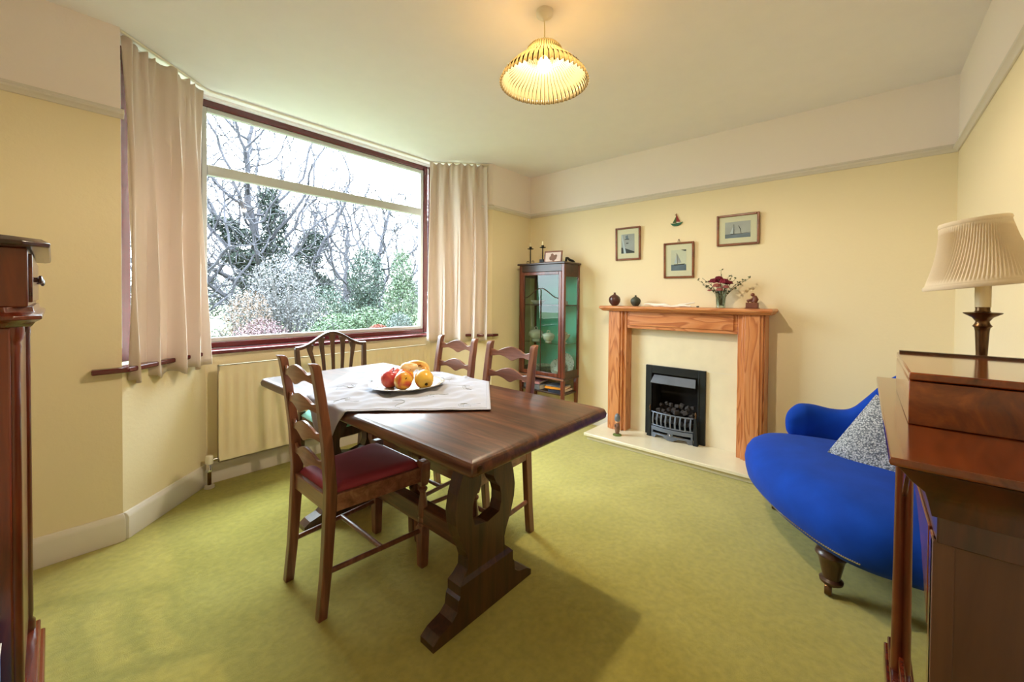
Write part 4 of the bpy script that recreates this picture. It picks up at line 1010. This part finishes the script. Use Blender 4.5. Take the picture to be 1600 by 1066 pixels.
for (lx, ly) in ((2.085, .085), (2.72, .36), (2.15, -.25), (2.82, -.2)):
    g = G(); g.lathe([(.050, .21), (.052, .195), (.038, .182), (.052, .174), (.056, .160), (.046, .146), (.043, .135), (.031, .075), (.030, .066), (.041, .058), (.039, .048), (.024, .042)], (lx-SX, ly-SY, 0), 20)
    leg = g.build('leg', 'oak_z', ch, smooth=True)
    g = G(); g.lathe([(.018, .045), (.02, .035), (.012, .03)], (lx-SX, ly-SY, 0), 12); g.lathe([(.023, -.012), (.025, -.006), (.025, .006), (.023, .012)], (0, 0, 0), 16, Matrix.Translation((lx-SX-.02, ly-SY+.008, .0255)) @ Matrix.Rotation(radians(90), 4, 'X'))
    g.build('castor', 'brass', leg, smooth=True)
g = G()
for i in range(60):
    j = i/60*16
    k = int(j); 
    p = os_[(4+k) % len(os_)].lerp(os_[(5+k) % len(os_)], j-k); v2 = (p-cen); q = p
    g.ball((q.x-SX, q.y-SY, .226), .0046, 6, 4)
o = g.build('upholstery_nails', 'silver', ch); 
# cushion
cu = thing('cushion', 'silver-grey knitted square cushion with a dark button on the blue chaise', 'cushion', (2.53, -.118, .515))
m, n, l, b = newmat('knitted_silver')
mp = coords(n, l, (1, 1, 1)); br = n.new('ShaderNodeTexVoronoi'); br.inputs['Scale'].default_value = 150; l.new(mp.outputs[0], br.inputs[0])
r = ramp(n, l, br.outputs['Distance'], [(.1, 'D5D8DE'), (.5, '8F959E'), (.8, '4E5560')]); l.new(r.outputs[0], b.inputs['Base Color']); bump(n, l, br.outputs['Distance'], b, .6, .004); b.inputs['Roughness'].default_value = .7
M['knit'] = m
def cush(u, v, s):
    x, y = 2*u-1, 2*v-1; k = max(0, (1-x**4))*max(0, (1-y**4)); pin = 1-.06*(1-abs(x)**2)*abs(y)**2-.0
    pin2 = 1-.06*(1-abs(y)**2)*abs(x)**2
    return (s*.055*k**.6, .18*y*pin2, .18*x*pin)
g = G(); g.grid(22, 22, lambda u, v: cush(u, v, 1)); g.grid(22, 22, lambda u, v: cush(u, v, -1))
g.build('cover', 'knit', cu, smooth=True); G().ball((-.055, 0, 0), .014, 12, 6, (.5, 1, 1)).build('button', 'black', cu, smooth=True)
cu.rotation_euler = (radians(28), radians(20), radians(-4))

# ================================================================== SIDE CABINET (right foreground)
M['endp'] = wood('plain_brown_panel', '3C1D10', '54301C', '66402A', 'z', .4, .2, .5)
rc = thing('side_cabinet', 'polished mahogany cabinet with moulded top and glazed door, right foreground', 'cabinet', (1.35, -.21, 0))
rx, ry = 1.35, -.21
def rb(g, x0, x1, y0, y1, z0, z1): return g.box(x0-rx, x1-rx, y0-ry, y1-ry, z0, z1)
def rt(ins, z): return [(.893+ins-rx, YS+.004-ry, z), (1.81-ins-rx, YS+.004-ry, z), (1.81-ins-rx, -.034-ins-ry, z), (.893+ins-rx, -.034-ins-ry, z)]
G().loft([rt(.012, .928), rt(.002, .932), rt(0, .938), rt(.002, .945)]).build('top', 'mahog_x', rc, bevel=.001)
G().loft([rt(.055, .845), rt(.05, .87), rt(.046, .885), rt(.028, .905), rt(.018, .92), rt(.012, .9275)]).build('cornice_moulding', 'dmahog', rc, bevel=.001)
G().loft([rt(.062, .80), rt(.062, .846)]).build('frieze', 'dmahog', rc, bevel=.002)
bx0, bx1, by1 = .965, 1.70, -.092
g = G(); rb(g, bx0, bx0+.02, YS+.005, by1, .09, .80); rb(g, bx0-.003, bx0, by1-.026, by1, .09, .80); g.build('end_panel', 'endp', rc, bevel=.002)
g = G(); rb(g, bx1-.02, bx1, YS+.005, by1, .09, .80); g.build('end_panel', 'dmahog', rc, bevel=.002)
g = G(); rb(g, bx0+.02, bx1-.02, YS+.005, YS+.015, .09, .80); g.build('back_panel', 'dmahog', rc)
g = G(); rb(g, bx0+.02, bx1-.02, YS+.015, by1-.02, .09, .105); rb(g, bx0+.02, bx1-.02, YS+.015, by1-.03, .44, .452); g.build('shelf', 'dmahog', rc)
d_ = G(); rb(d_, bx0+.002, bx0+.045, by1-.018, by1, .09, .80); rb(d_, bx1-.016, bx1, by1-.018, by1, .09, .80); rb(d_, bx0+.06, bx1-.05, by1-.018, by1, .09, .14)
door = d_.build('door', 'mahog_y', rc, bevel=.003)
# arched top of the door
n2 = 24; secs = []
for i in range(n2+1):
    u = i/n2; x = bx0+.06+(bx1-.05-bx0-.06)*u; zb = .80-.02-.16*(abs(2*u-1)**2.2)
    secs.append([(x-rx, by1-.018-ry, zb), (x-rx, by1-ry, zb), (x-rx, by1-ry, .80), (x-rx, by1-.018-ry, .80)])
G().loft(secs).build('arched_rail', 'mahog_y', door, bevel=.002)
g = G(); rb(g, bx0+.05, bx1-.04, by1-.010, by1-.006, .13, .80); g.build('door_glass', 'cabglass', door)
g = G(); g.lathe([(.020, 0), (.020, .03), (.014, .04), (.017, .06), (.015, .4), (.014, .74), (.018, .76), (.014, .775), (.020, .785), (.020, .80)], (1.665-rx, -.092-ry, 0), 18); g.build('column', 'mahog', rc, smooth=True)
g = G(); rb(g, bx0-.03, 1.82, YS+.005, -.066, 0, .06); rb(g, bx0-.02, 1.81, YS+.005, -.074, .06, .09); g.build('plinth', 'mahog_y', rc, bevel=.004)
# box on the cabinet
wb = thing('wooden_box', 'polished wooden box lying on the cabinet top in front of the lamp', 'box', (1.39, -.225, .9455))
bz = .107
G().box(-.232, .20, -.155, .153, 0, bz-.018).build('box_body', 'mahog_x', wb, bevel=.002)
lid = G().box(-.232, .20, -.155, .153, bz-.016, bz).build('lid', 'mahog_x', wb, bevel=.003)
G().box(.18, .198, -.15, .148, bz, bz+.006).build('lid_lip', 'dmahog', lid)
# table lamp
lm = thing('table_lamp', 'table lamp with pleated cream shade on a slim bronze stem behind the wooden box', 'table lamp', (1.66, -.243, .9455))
G().lathe([(.055, 0), (.055, .008), (.04, .014), (.018, .022), (.010, .03)], n=24).build('base', 'brass', lm, smooth=True)
G().lathe([(.008, .03), (.010, .08), (.0135, .172), (.015, .182), (.019, .186), (.015, .192), (.013, .199), (.020, .210), (.036, .220), (.037, .223), (.016, .225), (.014, .228), (.014, .238)], n=20).build('stem', 'brass', lm, smooth=True)
G().lathe([(.0155, .238), (.0155, .31)], n=16).build('candle_tube', 'wax', lm, smooth=True)
secs = []; npl = 90
for j in range(15):
    v_ = j/14; z = .332+.165*v_ ; z = .298+.172*v_
    r = .066+(.114-.066)*(1-v_)**1.7
    sec = []
    for k in range(npl*2):
        a = 2*pi*k/(npl*2)+v_*.35; pl_ = .0016*(1 if k % 2 else -1)*min(1, min(v_, 1-v_)*9)
        sec.append(((r+pl_)*cos(a), (r+pl_)*sin(a)+.02*v_, z-.12*r*sin(a)))
    secs.append(sec)
G().loft(secs, cap=False).build('lampshade', 'shade', lm, smooth=True, solid=.002)
for (r, z, dy) in ((.1145, .300, 0), (.0665, .470, .02)): G().lathe([(r+.001, -.006), (r+.003, 0), (r+.001, .006), (r-.002, 0), (r+.001, -.006)], n=60, cap=False, mat=Matrix(((1, 0, 0, 0), (0, 1, 0, dy), (0, -.12, 1, z), (0, 0, 0, 1)))).build('shade_trim', 'shade', lm, smooth=True)
g = G(); g.tube([(0, 0, .305), (0, .02, .473)], .003, 6); g.tube([(-.066, .02, .468), (.066, .02, .468)], .002, 5); g.ball((0, .02, .476), .007, 8, 6); g.build('shade_carrier', 'brass', lm, smooth=True)

# ================================================================== LEFT CABINET
lc = thing('tall_cabinet', 'dark mahogany tall cabinet with a drawer under its overhanging top, at the left edge', 'cabinet', (-.24, 1.76, 0))
lx, ly = -.24, 1.76
def lb(g, x0, x1, y0, y1, z0, z1): return g.box(x0-lx, x1-lx, y0-ly, y1-ly, z0, z1)
def lt(ins, z):
    x0, x1, y0, y1 = XW+.004, -.004-ins, 1.38+ins, 2.10-ins; c = .04
    return [(x0-lx, y0-ly, z), (x1-c-lx, y0-ly, z), (x1-lx, y0+c-ly, z), (x1-lx, y1-ly, z), (x0-lx, y1-ly, z)]
G().loft([lt(.012, 1.303), lt(0, 1.306), lt(-.002, 1.315), lt(.012, 1.325), lt(.03, 1.328)]).build('top', 'dmahog', lc, bevel=.002)
g = G(); lb(g, XW+.005, -.036, 1.415, 2.07, 1.17, 1.303); g.build('upper_case', 'mahog', lc, bevel=.003)
dr = G(); lb(dr, -.037, -.03, 1.45, 2.05, 1.18, 1.292); dr = dr.build('drawer', 'mahog_y', lc, bevel=.002)
for yy in (1.58, 1.93):
    G().lathe([(.006, 0), (.006, .005), (.011, .008), (.011, .012), (.006, .015)], (0, 0, 0), 14, Matrix.Translation((-.03-lx, yy-ly, 1.235)) @ Matrix.Rotation(radians(90), 4, 'Y')).build('knob', 'dmahog', dr, smooth=True)
G().loft([lt(.028, 1.125), lt(.022, 1.135), lt(.012, 1.142), lt(.012, 1.150), lt(.024, 1.158), lt(.026, 1.17)]).build('waist_moulding', 'mahog_y', lc, bevel=.001)
g = G(); lb(g, XW+.005, -.062, 1.425, 2.07, .10, 1.125); g.build('case', 'mahog', lc, bevel=.003)
for yy in (1.445, 2.045):
    g = G(); g.lathe([(.018, .10), (.018, .13), (.012, .14), (.0135, .16), (.012, 1.06), (.014, 1.08), (.012, 1.09), (.018, 1.10), (.018, 1.125)], (-.060-lx, yy-ly, 0), 16); g.build('column', 'mahog', lc, smooth=True)
g = G(); lb(g, -.064, -.056, 1.50, 2.0, .16, 1.08); g.build('door', 'mahog', lc, bevel=.003)
g = G(); lb(g, XW+.005, -.022, 1.39, 2.10, 0, .06); lb(g, XW+.005, -.032, 1.40, 2.09, .06, .10); g.build('plinth', 'mahog_y', lc, bevel=.005)
M['bluebox'] = plain('blue_card', '5C76A8', .5, vary=.1); M['greycard'] = plain('grey_card', 'B8BCC2', .4, vary=.05)
def carton(label, x, y, h, mat):
    t = thing('box_file', label, 'box file', (x, y, 0), 0, 'box files at the foot of the tall cabinet')
    G().box(-.035, .035, -.05, .05, 0, h).build('box', mat, t, bevel=.002); G().box(-.037, .037, -.052, .052, h, h+.006).build('edge', 'gloss_white', t, bevel=.001)
carton('blue box file with white edge at the foot of the tall cabinet', -.112, 1.32, .452, 'bluebox')
carton('grey box file with white edge at the foot of the tall cabinet', -.097, 1.21, .41, 'greycard')

# ================================================================== GARDEN
GZ = -.45
tag(G().box(-30, 60, 3.6, 90, GZ-.2, GZ).build('lawn', 'lawn'), 'grass lawn of the garden beyond the bay window', 'lawn')
from mathutils import kdtree
def bare_tree(base, label, crown, rad, seed, n=1500, trunk_h=1.6, step=.28, rmin=.0115, name='bare_tree'):
    """crown centre is relative to the base; twigs grow towards scattered points"""
    rnd = random.Random(seed); t = thing(name, label, 'tree', base, 0)
    att = []
    while len(att) < n:
        u = Vector((rnd.uniform(-1, 1), rnd.uniform(-1, 1), rnd.uniform(-1, 1)))
        if .25 < u.length < 1: att.append(Vector((crown[0]+u.x*rad[0], crown[1]+u.y*rad[1], crown[2]+u.z*rad[2])))
    nodes = [Vector((0, 0, 0))]; par = [-1]
    while nodes[-1].z < trunk_h:
        nodes.append(nodes[-1]+Vector((rnd.uniform(-.05, .05)+crown[0]*.04, rnd.uniform(-.05, .05), step))); par.append(len(nodes)-2)
    for it in range(90):
        kd = kdtree.KDTree(len(nodes))
        for k, q in enumerate(nodes): kd.insert(q, k)
        kd.balance(); pull = {}; keep = []
        for a in att:
            q, k, d = kd.find(a)
            if d < step*1.15: continue
            keep.append(a)
            pull.setdefault(k, Vector((0, 0, 0))); pull[k] += (a-nodes[k]).normalized()
        att = keep
        if not att or len(nodes) > 5200: break
        for k, d in pull.items():
            if d.length < .15: continue
            d = (d.normalized()+Vector((rnd.uniform(-1, 1), rnd.uniform(-1, 1), rnd.uniform(-1, 1)))*.28).normalized()
            nodes.append(nodes[k]+d*step); par.append(k)
    nn_ = len(nodes); ch = [[] for _ in range(nn_)]
    for k in range(1, nn_): ch[par[k]].append(k)
    r = [0]*nn_
    for k in range(nn_-1, -1, -1):
        r[k] = rmin if not ch[k] else sum(r[c]**2.25 for c in ch[k])**(1/2.25)
    trunk = G(); br = G(); stack = [(0, -1)]; first = True
    while stack:
        k, p = stack.pop(); pts = [] if p < 0 else [nodes[p]]; rr = [] if p < 0 else [min(r[p], r[k]*1.25)]
        while True:
            pts.append(nodes[k]); rr.append(r[k])
            if not ch[k]: break
            c2 = sorted(ch[k], key=lambda c: -r[c])
            for c in c2[1:]: stack.append((c, k))
            k = c2[0]
        if len(pts) > 1: (trunk if first else br).tube(pts, rr, 7 if first else (5 if rr[0] > .03 else 3), cap=False)
        first = False
    for k in range(nn_):
        if r[k] < rmin*2.2 and k > 6:
            for _ in range(2):
                if rnd.random() < .62:
                    d = (nodes[k]-nodes[par[k]]).normalized(); e = Vector((rnd.uniform(-1, 1), rnd.uniform(-1, 1), rnd.uniform(-.5, 1)))
                    d = (d*.6+e.normalized()).normalized(); L_ = step*rnd.uniform(.7, 1.7); m_ = nodes[k]+d*L_*.5; e2 = (d+e.cross(d)*.35).normalized()
                    br.tube([nodes[k], m_, m_+e2*L_*.5], [rmin*.9, rmin*.8, rmin*.6], 3, cap=False)
    trunk.build('trunk', 'bark', t, smooth=True); br.build('branches', 'bark', t)
    return t
ta = bare_tree((3.75, 12.6, GZ), 'tall bare tree with an ivy-covered trunk, left of centre in the window', (-.3, 0, 4.6), (3.4, 2.4, 3.5), 3, 3200, 1.6, .26)
tb2 = bare_tree((6.7, 12.0, GZ), 'spreading bare tree right of centre in the window', (.3, 0, 3.2), (2.7, 2.0, 2.4), 5, 1500, 1.0)
bare_tree((1.4, 12.4, GZ), 'bare tree at the far left, its branches crossing the window edge', (.5, 0, 3.2), (2.2, 1.8, 2.6), 9, 1000, 1.3)
bare_tree((9.0, 18.5, GZ), 'farther bare tree standing behind the spreading one', (0, 0, 4.2), (3.2, 2.2, 3.0), 12, 900, 1.5, .34, .014)
bare_tree((13.2, 18.0, GZ), 'far bare tree above the conifers at the right of the window', (0, 0, 4.0), (3.0, 2.4, 3.0), 15, 900, 1.5, .34, .014)
bare_tree((5.6, 20.0, GZ), 'distant bare tree seen behind the ivy-clad one', (0, 0, 3.8), (3.4, 2.0, 3.0), 18, 800, 1.5, .36, .015)
def leaves(g, c, rad, cnt, sz, rnd, shell=.5):
    for _ in range(int(cnt*4)):
        u = Vector((rnd.gauss(0, 1), rnd.gauss(0, 1), rnd.gauss(0, 1))).normalized()*(shell+(1-shell)*rnd.random()**.5)
        p = Vector((c[0]+u.x*rad[0], c[1]+u.y*rad[1], c[2]+u.z*rad[2]))
        d = Vector((rnd.uniform(-1, 1), rnd.uniform(-1, 1), rnd.uniform(-1, 1))).normalized(); w = d.cross(Vector((rnd.uniform(-1, 1), .3, rnd.uniform(-1, 1)))).normalized()
        s = sz*.62*rnd.uniform(.6, 1.3); g.add([p-d*s, p+w*s*.45, p+d*s, p-w*s*.45], [(0, 1, 2, 3)])
rnd = random.Random(77); g = G()
for c, rad, cnt in (((.2, -.1, 4.3), (.28, .3, .4), 350), ((.36, -.1, 3.75), (.36, .3, .45), 450), ((.28, -.1, 2.95), (.45, .4, .5), 600), ((-.03, -.1, 2.2), (.6, .45, .55), 800), ((-.48, -.1, 3.2), (.5, .3, .25), 350), ((-.95, -.1, 3.5), (.45, .3, .2), 260), ((-.45, -.1, 2.65), (.5, .4, .28), 420), ((1.4, -.1, 3.25), (.42, .35, .35), 420), ((1.2, -.1, 2.75), (.45, .4, .4), 420), ((1.55, 0, 2.0), (.5, .4, .4), 400), ((.75, -.1, 2.0), (.6, .5, .45), 600), ((.1, 0, 1.2), (.9, .6, .7), 800)):
    leaves(g, c, rad, cnt, .07, rnd, .3)
g.build('ivy_foliage', 'ivy', ta)
def shrub(name, label, base, blobs, mat, sz, seed, stems=0, cat='shrub'):
    rnd = random.Random(seed); t = thing(name, label, cat, base); g = G()
    for c, rad, cnt in blobs: leaves(g, c, rad, cnt, sz, rnd, .35)
    g.build('foliage', mat, t)
    g = G()
    for k in range(max(stems, 5)):
        c, rad, cnt = blobs[k % len(blobs)]; a = rnd.uniform(0, 6.28)
        tip = Vector((c[0]+rad[0]*.8*cos(a), c[1]+rad[1]*.8*sin(a), c[2]+rad[2]*rnd.uniform(0, .95)))
        g.tube([(c[0]*.3, c[1]*.3, 0), tuple(tip*.5+Vector((0, 0, .1))), tuple(tip)], [.016, .01, .004], 4)
    g.build('stems', 'bark_pale' if stems else 'bark', t)
shrub('pink_shrub', 'low pinkish-red twiggy shrub just outside the window, left of centre', (1.98, 6.2, GZ), [((-.1, 0, .85), (.42, .4, .5), 1500), ((.38, 0, .72), (.35, .35, .42), 1100), ((-.35, 0, .6), (.3, .3, .4), 700)], 'pinkleaf', .030, 1, 50)
shrub('pale_shrub', 'tall pale silvery twiggy shrub behind the pink shrub', (2.85, 8.2, GZ), [((0, 0, 1.7), (.62, .5, .75), 1500), ((-.5, 0, 1.2), (.5, .4, .6), 900), ((.4, 0, 1.1), (.45, .4, .6), 700)], 'paleleaf', .036, 2, 90)
shrub('russet_shrub', 'russet-leaved shrub left of the pale shrub', (2.05, 7.4, GZ), [((0, 0, 1.25), (.35, .3, .5), 600), ((-.1, 0, .8), (.4, .3, .4), 500)], 'orangeleaf', .03, 3, 30)
shrub('evergreen_shrub', 'dark evergreen bush behind the middle of the window', (3.75, 8.6, GZ), [((0, 0, 1.1), (.55, .5, .8), 1500), ((.35, 0, .7), (.5, .4, .5), 900)], 'ever', .045, 4)
shrub('leafy_shrub', 'bright green leafy shrub along the bottom right of the window', (2.75, 5.4, GZ), [((-.2, 0, 1.0), (.42, .35, .42), 1500), ((.25, 0, 1.08), (.4, .35, .42), 1500), ((-.55, .1, .85), (.3, .3, .36), 700)], 'green', .032, 5)
shrub('conifer', 'feathery light green conifer at the right edge of the window', (5.25, 8.0, GZ), [((0, 0, .7), (.55, .5, .7), 1400), ((0, 0, 1.5), (.42, .4, .7), 1300), ((0, 0, 2.2), (.26, .25, .6), 700)], 'conif', .04, 6, 0, 'tree')
shrub('conifer', 'smaller dark green conifer standing left of the feathery one', (5.6, 10.2, GZ), [((0, 0, .9), (.7, .6, .9), 1500), ((0, 0, 2.1), (.5, .45, .9), 1200)], 'ever', .055, 16, 0, 'tree')
shrub('blue_grey_shrub', 'rounded blue-grey shrub at the bottom right corner of the window', (2.92, 4.5, GZ), [((0, 0, 1.12), (.2, .2, .34), 1300)], 'bluegreen', .022, 7)
shrub('red_flowers', 'clump of coral red flowers at the bottom right of the window', (2.47, 4.25, GZ), [((-.02, -.05, 1.27), (.11, .08, .06), 260), ((-.02, -.05, 1.1), (.09, .08, .14), 160)], 'redflower', .018, 8, 6, 'flowers')
shrub('grey_green_shrub', 'wispy grey-green shrub at the bottom left of the window', (1.5, 7.3, GZ), [((0, 0, .75), (.45, .4, .45), 900), ((.3, 0, .6), (.3, .3, .35), 500)], 'hedge', .03, 9, 40)
shrub('white_flowering_shrub', 'small whitish shrub beside the dark evergreen bush', (3.15, 6.9, GZ), [((0, 0, .95), (.22, .2, .25), 500)], 'paleleaf', .028, 10, 10)
for i, (x, y, r, lab) in enumerate(((5.0, 30, 3.2, 'distant hazy hedge tree at the left of the view'), (9.5, 28, 3.0, 'distant hazy hedge tree behind the ivy-clad trunk'), (14, 27, 3.4, 'distant hazy hedge tree behind the spreading bare tree'), (19.5, 26, 3.6, 'distant hazy hedge tree behind the conifers'))):
    shrub('hedge_tree', lab, (x, y, GZ), [((0, 0, 1.6), (r, 1.2, 1.5), 1300)], 'hedge', .16, 20+i, 0, 'tree')
